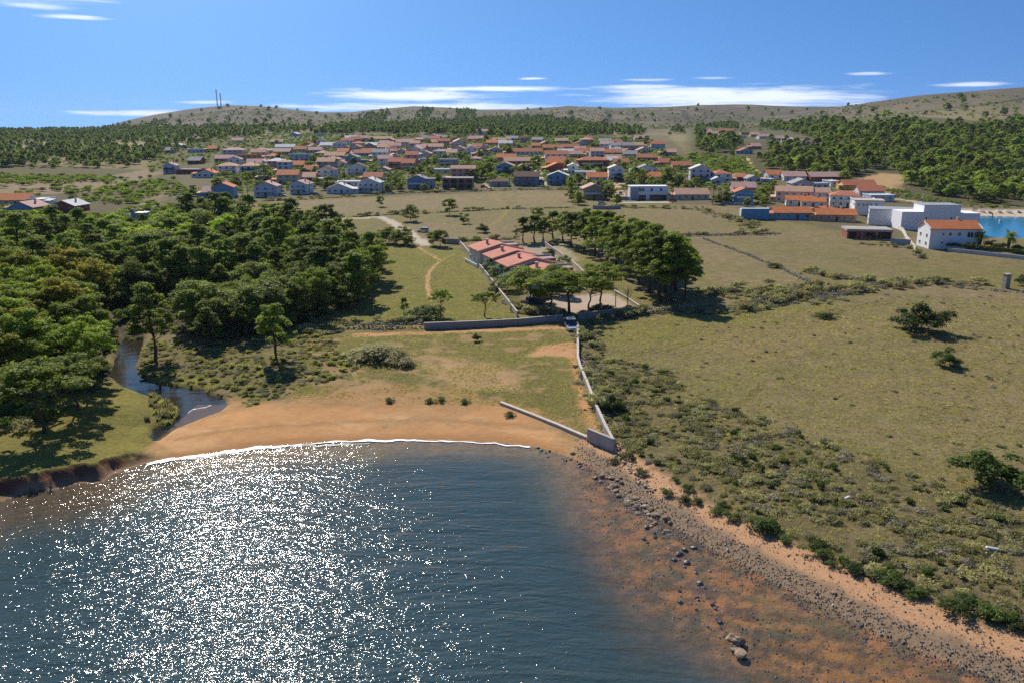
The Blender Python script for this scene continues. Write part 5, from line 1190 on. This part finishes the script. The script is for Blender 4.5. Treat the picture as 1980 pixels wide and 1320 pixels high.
# ------------------------------------------------------------------ stones
def ico(seed, sub=1, rough=.28):
    import bmesh
    bm = bmesh.new(); bmesh.ops.create_icosphere(bm, subdivisions=sub, radius=1.0); g = np.random.default_rng(seed); s = 1 + g.normal(size=3) * .22
    pl = [(g.normal(size=3), .62 + .25 * g.random()) for _ in range(7)]
    for v in bm.verts:
        p = np.array(v.co)
        for n, d in pl:
            n = n / np.linalg.norm(n); k = p @ n
            if k > d: p = p - n * (k - d)
        p = p * (1 + g.normal() * rough * .25) * s; v.co = p
    me = bpy.data.meshes.new('rock'); bm.to_mesh(me); bm.free(); return me
def stone_wall(name, label, pts, h, wd, mat='stone', dens=9):
    base = P(*pts[0]); r = empty(name, base); g = np.random.default_rng(int(pts[0][0])); w = [P(*p) for p in pts]; tri = ico(5, 1)
    tv = np.array([v.co[:] for v in tri.vertices]); tf = np.array([p.vertices[:] for p in tri.polygons]); V = []; F = []; nn = 0
    for i in range(len(w) - 1):
        a, b = w[i], w[i + 1]; L = (b - a).length; d = (b - a).normalized(); s = Vector((-d.y, d.x, 0))
        for _ in range(int(L * dens * (h + .4))):
            t = g.random(); zz = g.random() ** 1.3 * h; p = a.lerp(b, t) + s * g.normal() * wd * .33 * (1.2 - zz / (h + .01) * .6); k = .15 + .16 * g.random()
            rz = g.random() * 6.283; cz, sz_ = math.cos(rz), math.sin(rz); q = tv * k * np.array([1.2, .9, .7]); q = np.stack([q[:, 0] * cz - q[:, 1] * sz_, q[:, 0] * sz_ + q[:, 1] * cz, q[:, 2]], 1)
            V.append(q + np.array([p.x - base.x, p.y - base.y, Hs(p.x, p.y) + zz * (.75 + .5 * vnoise(np.array([p.x / 3]), np.array([p.y / 3]), 3)[0]) - base.z])); F.append(tf + nn); nn += len(tv)
    o = obj('stones', np_mesh('stones', np.concatenate(V), np.concatenate(F)), M[mat], r); o['kind'] = 'stuff'
    return tag(r, label, 'stone wall')
stone_wall('dry_stone_wall', 'dark dry stone wall between the wood edge and the rendered garden wall', [(660, 635), (740, 636), (818, 633)], 1.1, .8)
stone_wall('dry_stone_wall', 'tumbled dry stone wall below the pine row', [(1252, 606), (1290, 602), (1345, 598)], 1.1, .9)
stone_wall('dry_stone_wall', 'dry stone wall curving across the right fields below the scrub', [(1440, 592), (1500, 580), (1560, 574), (1620, 571), (1680, 564)], 1.0, 1.4)
stone_wall('dry_stone_wall', 'diagonal dry stone wall climbing the right fields', [(1360, 462), (1420, 484), (1480, 508), (1510, 520), (1550, 540), (1590, 553)], .7, .8, 'stone', 7)
stone_wall('dry_stone_wall', 'dark dry stone wall along the upper right field', [(1310, 458), (1400, 456), (1500, 455)], 1.0, .8, 'stone', 6)
stone_wall('dry_stone_wall', 'low dry stone wall beside the stone pillar', [(1912, 562), (1950, 565), (2010, 570)], .6, .7)
stone_wall('dry_stone_wall', 'low stone boundary across the field behind the parked car', [(680, 420), (760, 416), (850, 412), (960, 405)], .5, .7, 'stone', 4)
stone_wall('dry_stone_wall', 'low stone boundary right of the field track towards the pines', [(990, 405), (1050, 404), (1110, 402)], .5, .7, 'stone', 4)
stone_wall('rubble_bank', 'rubble of pale stones along the right foot of the beach wall', [(1126, 690), (1128, 715), (1145, 760), (1165, 805), (1185, 850), (1198, 870)], .35, 1.3, 'rock_pale', 9)
stone_wall('rubble_bank', 'pale rubble heaps between gravel beach and scrub', [(1196, 880), (1222, 905), (1250, 940), (1265, 950)], .3, 1.2, 'rock_pale', 8)
# boulders along the water's edge
ROCK = [ico(20 + i, 2) for i in range(8)]
for i, me in enumerate(ROCK): me.materials.append(M[('rock', 'rock', 'rock_pale', 'rock')[i % 4]])
WETR = [ico(40 + i, 2) for i in range(5)]
for me in WETR: me.materials.append(M['rock_wet'])
def rocks(pts, n, spread, s0, s1, label, group, seed, meshes, sink=.3):
    w = poly(*pts); g = np.random.default_rng(seed); L = [math.dist(w[i], w[i + 1]) for i in range(len(w) - 1)]
    for _ in range(n):
        s = g.random() * sum(L); i = 0
        while s > L[i] and i < len(L) - 1: s -= L[i]; i += 1
        t = s / L[i]; x = w[i][0] + (w[i + 1][0] - w[i][0]) * t + g.normal() * spread; y = w[i][1] + (w[i + 1][1] - w[i][1]) * t + g.normal() * spread
        k = s0 + (s1 - s0) * g.random() ** 2.2; o = obj('boulder', meshes[g.integers(len(meshes))]); o.scale = (k * (1 + .3 * g.random()), k, k * .7); o.location = (x, y, Hs(x, y) + k * .7 * (1 - sink) - .08); o.rotation_euler = (g.normal() * .2, g.normal() * .2, g.random() * 6.283)
        tag(o, label, 'boulder', group)
rocks([(1165, 915), (1195, 945), (1225, 975), (1260, 1000), (1300, 1020)], 95, .8, .12, .42, 'brown boulder in the heap along the bend of the right shore', 'boulders at the bend of the right shore', 1, ROCK)
rocks([(1270, 1020), (1310, 1060), (1345, 1110), (1365, 1160), (1385, 1215)], 70, 1.2, .10, .36, 'dark wet rock standing in the shallows off the right shore', 'wet rocks in the shallows', 2, WETR)
rocks([(1040, 868), (1090, 884), (1150, 902)], 24, .6, .12, .30, 'small dark stone at the right end of the sand beach', 'stones at the right end of the sand', 3, WETR + ROCK[:2])
rocks([(1420, 1245), (1432, 1268)], 7, .35, .3, .6, 'pale brown rock of the little outcrop off the shore', 'rocks of the outcrop', 4, ROCK[:4], -.5)
rocks([(1380, 1030), (1480, 1085), (1600, 1150), (1750, 1215), (1900, 1275)], 34, 1.0, .12, .28, 'small stone lying on the gravel beach', 'stones on the gravel beach', 6, ROCK)
peb = [ico(60 + i, 1) for i in range(4)]
for i, me in enumerate(peb): me.materials.append(M[('rock', 'rock_pale', 'rock', 'rock_wet')[i]])
g = np.random.default_rng(66); c = np.stack([g.random(60000) * 36 + 8, g.random(60000) * 60 + 38], 1); d = sdf(c[:, 0], c[:, 1], COVE) + (fbm(c[:, 0] / 2.5, c[:, 1] / 2.5, 111, 3) - .5) * 3
pr = np.where((d > -1.2) & (d < 2.6), .85, np.where((d >= 2.6) & (d < 6), .22, np.where((d > -12) & (d <= -1.2), .10, 0))); c = c[g.random(len(c)) < pr]
q = np.column_stack([c, HG(c[:, 0], c[:, 1]) + .01]); scatter('pebbles', 'brown and grey pebbles along the waterline of the right shore', q, .04 + .09 * g.random(len(q)) ** 2, peb)
# creek foam, and white beach strips standing in for sun glint on wavelets
def foam(name, label, pts, w0, seed, z=.03, lift=0):
    wpt = [flat(*p) for p in pts]; g = np.random.default_rng(seed); fine = []
    for i in range(len(wpt) - 1):
        n = max(2, int(math.dist(wpt[i], wpt[i + 1]) / .35))
        for k in range(n): t = k / n; fine.append((wpt[i][0] * (1 - t) + wpt[i + 1][0] * t, wpt[i][1] * (1 - t) + wpt[i + 1][1] * t))
    a = np.array(fine); n = len(a); jit = (fbm(np.arange(n) / 5., np.zeros(n), seed, 4) - .5) * 1.3; wd = w0 * (-.15 + 2.0 * fbm(np.arange(n) / 6., np.ones(n), seed + 3, 3)) * np.linspace(1.15, .35, n); wd = np.maximum(wd, .04)
    v = []; f = []
    for i in range(n):
        x, y = a[i][0], a[i][1] + jit[i]; zz = max(Hs(x, y), 0) + z; v += [(x, y - wd[i] * .5, zz), (x, y + wd[i] * .5, max(Hs(x, y + wd[i] * .5), 0) + z)]
        if i: f.append((2 * i - 2, 2 * i, 2 * i + 1, 2 * i - 1))
    o = obj(name, np_mesh(name, np.array(v), np.array(f)), M['foam']); tag(o, label, None, None, 'stuff'); return o
foam('foam_and_glint', 'white strip painted as sun glint on breaking ripples along the sand beach', [(285, 897), (330, 888), (420, 875), (520, 863), (640, 855), (760, 851), (860, 851), (960, 856), (1030, 865)], .95, 5)
foam('foam_and_glint', 'broken flecks of painted glint and foam just off the sand beach', [(320, 893), (400, 882), (480, 872)], .22, 15)
foam('foam_and_glint', 'second patch of painted glint and foam flecks off the middle of the beach', [(560, 864), (640, 859), (720, 856)], .2, 25)
foam('creek_foam', 'white foam patches on the creek pool', [(362, 800), (372, 793), (395, 790), (412, 782)], .5, 9, .09)

# ------------------------------------------------------------------ vehicles and small things
def car(px, py, rot, colour, label, L=4.2, Wd=1.75, hgt=1.5):
    q = P(px, py); r = empty('car', q, R(rot)); tag(r, label, 'car')
    pm_, t, b = material('car_paint'); b.inputs['Base Color'].default_value = (*colour, 1); b.inputs['Metallic'].default_value = .3; b.inputs['Roughness'].default_value = .25; b.inputs['Coat Weight'].default_value = .6
    y = Wd / 2; l = L / 2; mb = MB()
    pr = [(-l, .35), (-l + .05, .75), (-l + .25, .92), (l * .45, .95), (l * .95, .72), (l, .45), (l, .30), (-l, .30)]
    mb.hull([(x, -y, z) for x, z in pr][::1], [(x, y, z) for x, z in pr][::1]); body = mb.build('body', pm_, r)
    cp = [(-l + .22, .92), (-l + .45, hgt), (l * .15, hgt), (l * .52, .95)]; i = .12
    MB().hull([(x, -y + .05, z) for x, z in cp], [(x, y - .05, z) for x, z in cp]).build('windows', M['glass'], r)
    MB().box(-l + .43, l * .17, -y + .12, y - .12, hgt + .002, hgt + .06).build('roof', pm_, r)
    for sx_ in (-.62, .62):
        for s in (-1, 1):
            wv = MB().tube([(sx_ * l, s * (y - .22), .32), (sx_ * l, s * (y + .01), .32)], .32, 12).build('wheel', M['dark'], r); MB().tube([(sx_ * l, s * (y + .0), .32), (sx_ * l, s * (y + .025), .32)], .19, 10).build('rim', M['metal'], wv)
    for s in (-1, 1): MB().box(l - .1, l + .012, s * y * .72 - .18, s * y * .72 + .18, .56, .70).build('headlight', M['white'], r); MB().box(-l - .012, -l + .1, s * y * .78 - .12, s * y * .78 + .12, .62, .85).build('tail_light', surface('tail_light', (.4, .02, .02), .3, .05), r)
    return r
car(818, 449, 172, (.55, .57, .60), 'silver hatchback parked on the grass beside the dirt road', 4.3, 1.8, 1.6)
car(1163, 396, 20, (.45, .62, .68), 'pale blue car on the lawn before the tan gabled house')
car(1035, 588, 25, (.03, .05, .09), 'dark blue car in the shade of the villa yard, nearer the wall', 4.4, 1.8, 1.6)
car(1048, 578, 15, (.10, .12, .15), 'dark grey car in the shade of the villa yard, behind the blue one', 4.4, 1.8, 1.7)
car(1574, 424, 80, (.04, .05, .12), 'dark blue car beside the orange gabled house', 4.2, 1.8, 1.5)
car(1842, 402, 5, (.05, .25, .24), 'dark green van parked by the beach lane', 5.2, 2.0, 2.1)
car(1104, 636, -84, (.60, .66, .72), 'pale silver van parked nose to the beach at the gap between the walls', 4.6, 1.95, 1.95)
# posts in the yard
for (px, py, h, lb) in ((1190, 594, 3.0, 'thin dark lamp post in the middle of the villa yard'), (1161, 596, 2.6, 'thin dark post below the umbrella pine of the yard')):
    q = P(px, py); r = empty('yard_post', q); tag(r, lb, 'post'); MB().tube([(0, 0, -.2), (0, 0, h)], .09, 8).build('pole', M['dark'], r); MB().tube([(0, 0, h + .002), (0, 0, h + .3)], [.18, .12], 8).build('lamp_head', M['metal'], r)
# stone pillar
q = P(1944, 557); r = empty('stone_pillar', q, R(10)); tag(r, 'tall square stone pillar beside the low wall in the right field', 'pillar')
for k in range(7): MB().box(-.62 + .02 * (k % 2), .62 - .02 * (k % 2), -.62, .62 - .02 * (k % 3), -.2 + k * .5, .298 + k * .5).build('stone', M['stone'], r)
MB().box(-.72, .72, -.72, .72, 3.30, 3.5).build('cap', M['rock_pale'], r)
# masts on the hill
for (px, py, h, lb) in ((421, 211, 46, 'taller lattice radio mast on the left hilltop'), (428, 210, 36, 'shorter lattice radio mast on the left hilltop')):
    q = P(px, py); r = empty('radio_mast', q); tag(r, lb, 'mast'); w = 1.5
    cs = [(w * math.cos(a), w * math.sin(a)) for a in (0, 2.094, 4.189)]
    for x, y in cs: MB().tube([(x, y, -1), (x * .5, y * .5, h)], .38, 5).build('leg', M['metal'], r)
    br = MB()
    for k in range(12):
        z0, z1 = h * k / 12, h * (k + 1) / 12
        for i in range(3):
            s0, s1 = 1 - .5 * k / 12, 1 - .5 * (k + 1) / 12; a, b = cs[i], cs[(i + 1) % 3]; br.tube([(a[0] * s0, a[1] * s0, z0), (b[0] * s1, b[1] * s1, z1)], .2, 4)
    br.build('bracing', M['metal'], r); MB().tube([(0, 0, h - 5), (0, 0, h - 1)], 1.7, 10).build('antenna_drum', M['white'], r); MB().tube([(0, 0, h), (0, 0, h + 4)], .2, 5).build('tip', M['metal'], r)
# street lamp, boats, buoy, post, plastic litter
q = P(1783, 396); r = empty('street_lamp', q); tag(r, 'pale street lamp beside the lane to the beach', 'street lamp'); MB().tube([(0, 0, 0), (0, 0, 4.4)], [.12, .08], 8).build('pole', M['white'], r); MB().tube([(0, 0, 4.402), (0, 0, 5.0)], [.2, .42], 8).build('lamp_head', M['white'], r)
def boat(px, py, rot, label, L=4.2):
    q = P(px, py); r = empty('rowing_boat', (q.x, q.y, q.z), R(rot)); tag(r, label, 'boat', 'boats on the far beach'); mb = MB(); n = 7
    lo = []; hi = []
    for i in range(n):
        t = i / (n - 1); x = -L / 2 + L * t; wv = .75 * (1 - max(0, (t - .45) / .55) ** 2) * (.8 + .2 * min(1, t * 5)); lo.append((x, wv)); 
    b = [(x * .92, -w_ * .5, .0) for x, w_ in lo] + [(x * .92, w_ * .5, .0) for x, w_ in reversed(lo)]; tt = [(x, -w_, .75 + .2 * max(0, x / L)) for x, w_ in lo] + [(x, w_, .75 + .2 * max(0, x / L)) for x, w_ in reversed(lo)]
    mb.hull(b, tt).build('hull', M['white'], r); 
    for x in (-1.0, .2): MB().box(x - .15, x + .15, -.55, .55, .78, .86).build('seat', surface('boat_seat', (.30, .2, .1), .6, .2), r)
for i, px in enumerate((1862, 1880, 1897, 1912, 1930, 1948, 1968)): boat(px, 410 + (i % 2), 60 + 20 * (i % 3), 'white rowing boat drawn up on the beach, %s from left' % ORD[i])
boat(1492, 404, 10, 'white boat on the sandy yard behind the blue container', 5.0)
q = P(1932, 438); r = empty('buoy', (q.x, q.y, .05)); tag(r, 'white mooring buoy floating in the bay', 'buoy'); MB().tube([(0, 0, -.3), (0, 0, .1), (0, 0, .45), (0, 0, .7)], [.25, .5, .45, .15], 10).build('float', M['white'], r); MB().tube([(0, 0, .7), (0, 0, .95)], .06, 6).build('ring', M['metal'], r)
q = P(1918, 424); r = empty('mooring_post', (q.x, q.y, q.z)); tag(r, 'dark mooring post at the edge of the bay', 'post'); MB().tube([(0, 0, -.5), (0, 0, 2.4)], .18, 7).build('pole', M['bark'], r); MB().box(-.3, .3, -.3, .3, 2.402, 2.55).build('cap', M['bark'], r)
for (px, py, rz, L, lb) in ((1638, 967, 40, .8, 'white plastic canister lying in the scrub below the meadow'), (1918, 1066, -20, 1.15, 'long white plastic tube lying in the scrub at the right')):
    q = P(px, py); r = empty('plastic_litter', (q.x, q.y, q.z + .32), R(rz)); tag(r, lb, 'litter'); MB().tube([(-L / 2, 0, 0), (-L / 2 + .1, 0, .02), (L / 2 - .1, 0, 0), (L / 2, 0, 0)], [.10, .17, .17, .08], 8).build('body', M['plastic'], r); MB().tube([(L / 2 + .002, 0, 0), (L / 2 + .1, 0, 0)], .06, 8).build('cap', M['plastic'], r)
# poles with wires carried between them, and cars parked in the village
def pole_line(pts, label):
    w = [P(*p) for p in pts]
    for i, q in enumerate(w):
        r = empty('utility_pole', q, 0.3); tag(r, '%s, %s from left' % (label, ORD[i]), 'utility pole', 'utility poles'); MB().tube([(0, 0, -.5), (0, 0, 8.5)], [.17, .12], 7).build('pole', M['bark_grey'], r); MB().box(-.9, .9, -.07, .07, 7.9, 8.05).build('crossarm', M['bark_grey'], r)
        for x in (-.8, 0, .8): MB().tube([(x, 0, 8.052), (x, 0, 8.25)], .05, 5).build('insulator', M['white'], r)
        if i + 1 < len(w):
            d = w[i + 1] - q; wm_ = MB()
            pts_ = [Vector((0, 0, 8.25)) + d * (k / 6) - Vector((0, 0, 1.2 * 4 * (k / 6) * (1 - k / 6))) for k in range(7)]; o = wm_.tube(pts_, .03, 3).build('wire', M['dark'], r); o.rotation_euler = (0, 0, -.3)
pole_line([(480, 392), (600, 384), (740, 378), (860, 373), (985, 367), (1052, 365)], 'wooden utility pole along the village front')
pole_line([(1112, 386), (1210, 390), (1300, 393), (1378, 396)], 'wooden utility pole beside the right field edge')
for i, (px, py, rot, c_, lb) in enumerate(((1046, 352, 85, (.6, .6, .6), 'silver car on the paved lane in the village front row'), (936, 364, 10, (.5, .05, .04), 'red car parked at the end of the village lane'), (545, 380, 5, (.7, .7, .7), 'white car parked beside the left front houses'), (612, 378, 0, (.06, .08, .1), 'dark car parked between the left front houses'), (755, 375, 8, (.55, .56, .6), 'grey car parked beside the white gabled house'), (1200, 376, 80, (.7, .7, .7), 'white car on the reddish drive left of the cube house'), (1300, 390, 5, (.3, .05, .05), 'dark red car between cube house and cream bungalow'), (1410, 392, 10, (.6, .62, .65), 'silver car beside the blue gabled house'))): car(px, py, rot, c_, lb)
# ------------------------------------------------------------------ garden trees of the village
GT = [(510, 345, 9), (518, 352, 6), (925, 346, 11), (940, 350, 11), (915, 352, 8), (950, 358, 7), (1000, 338, 6), (1012, 335, 6), (638, 364, 7), (628, 368, 5), (764, 364, 8), (775, 370, 5), (752, 374, 5), (725, 342, 8), (710, 338, 6), (979, 297, 9), (985, 300, 7), (1036, 326, 9), (1028, 334, 6), (1150, 296, 9),
      (1230, 352, 9), (1245, 356, 8), (1218, 360, 6), (1297, 356, 10), (1310, 360, 7), (1345, 368, 7), (1330, 372, 6), (1385, 396, 5), (1398, 394, 6), (1410, 392, 5), (1468, 392, 7), (1475, 398, 5), (1492, 374, 7), (600, 332, 7), (612, 340, 5), (588, 334, 5), (655, 340, 5), (832, 340, 6), (815, 335, 6), (890, 308, 6), (905, 316, 6),
      (480, 348, 5), (470, 392, 4), (1110, 390, 7), (1118, 396, 6), (1178, 388, 7), (1192, 396, 5), (1105, 362, 6), (1120, 358, 7), (1140, 362, 5), (1165, 340, 5), (700, 372, 4), (745, 368, 4), (820, 370, 4), (545, 374, 4), (598, 372, 4), (375, 380, 6), (345, 372, 3), (360, 372, 3), (1445, 400, 4), (1270, 365, 5), (1205, 330, 6), (1310, 318, 5), (1062, 300, 5), (860, 290, 5)]
GTS = []
for (px, py, h) in GT:
    q = P(px, py); GTS.append(plant('garden', q.x, q.y, h, 'garden_tree', 'x', 'tree', 'garden trees of the village', sxy=1.1))
vil = poly((400, 375), (1060, 358), (1130, 372), (1330, 372), (1500, 372), (1480, 345), (1300, 300), (1250, 268), (700, 262), (540, 280), (420, 310))
fx = np.array(FOOT)
free = lambda x, y: bool(np.all((fx[:, 0] - x) ** 2 + (fx[:, 1] - y) ** 2 > (fx[:, 2] * .95 + 1.5) ** 2))
vp = poisson(vil, 6.0, 7000, free, 71)
for (x, y) in vp[:170]: GTS.append(plant('garden', x, y, rnd.uniform(3.0, 6.5), 'garden_tree', 'x', 'tree', 'garden trees of the village', sxy=1.15))
gp = [p for p in poisson(vil, 2.4, 14000, free, 73)]; q = np.array([(x, y, Hs(x, y)) for x, y in gp]); scatter('garden_shrubs', 'low shrubs and hedges in the village gardens', q, .3 + .7 * rng.random(len(q)), low)

for t_ in GTS:
    x, y = t_.location.x, t_.location.y; u = x / y
    RANK.setdefault(('dark garden tree', 'left' if u < -.2 else 'middle' if u < .05 else 'right', 'of the village\'s %s gardens' % ('front' if y < 480 else 'middle' if y < 640 else 'rear')), []).append(t_)
for (what, side, where), ts in RANK.items():
    ts.sort(key=lambda o: o.location.x / o.location.y)
    for i, o in enumerate(ts): o['label'] = ('%s, %s from left, %s side %s' % (what, ordinal(i), side, where) if side else '%s, %s from left' % (what, ordinal(i)))

for (px, py, h, lb) in ((1915, 478, 2.6, 'rounded shrub between the two palms'), (1935, 482, 2.2, 'shrub at the foot of the taller palm'), (1972, 490, 3.0, 'dark shrub right of the taller palm'), (1880, 484, 2.0, 'shrub by the corner of the orange-roofed white house')):
    q = P(px, py); plant('juniper', q.x, q.y, h, 'garden_shrub', lb, 'shrub', None)
# ------------------------------------------------------------------ air: thin haze over the whole place
zt = float(GZ.max()) + 60
hm = bpy.data.materials.new('haze'); hm.use_nodes = True; hn = NT(hm.node_tree); hn.n.clear()
pv = hn.node('ShaderNodeVolumePrincipled'); pv.inputs['Color'].default_value = (.62, .76, 1.0, 1); pv.inputs['Density'].default_value = .000036; pv.inputs['Anisotropy'].default_value = .2
ho = hn.node('ShaderNodeOutputMaterial'); hn.l.new(pv.outputs[0], ho.inputs['Volume'])
hz = MB().box(-10600, 10600, -200, 7100, -420, zt).build('haze', hm); tag(hz, 'thin pale air over the whole landscape', None, None, 'stuff')
SC.cycles.volume_bounces = 0
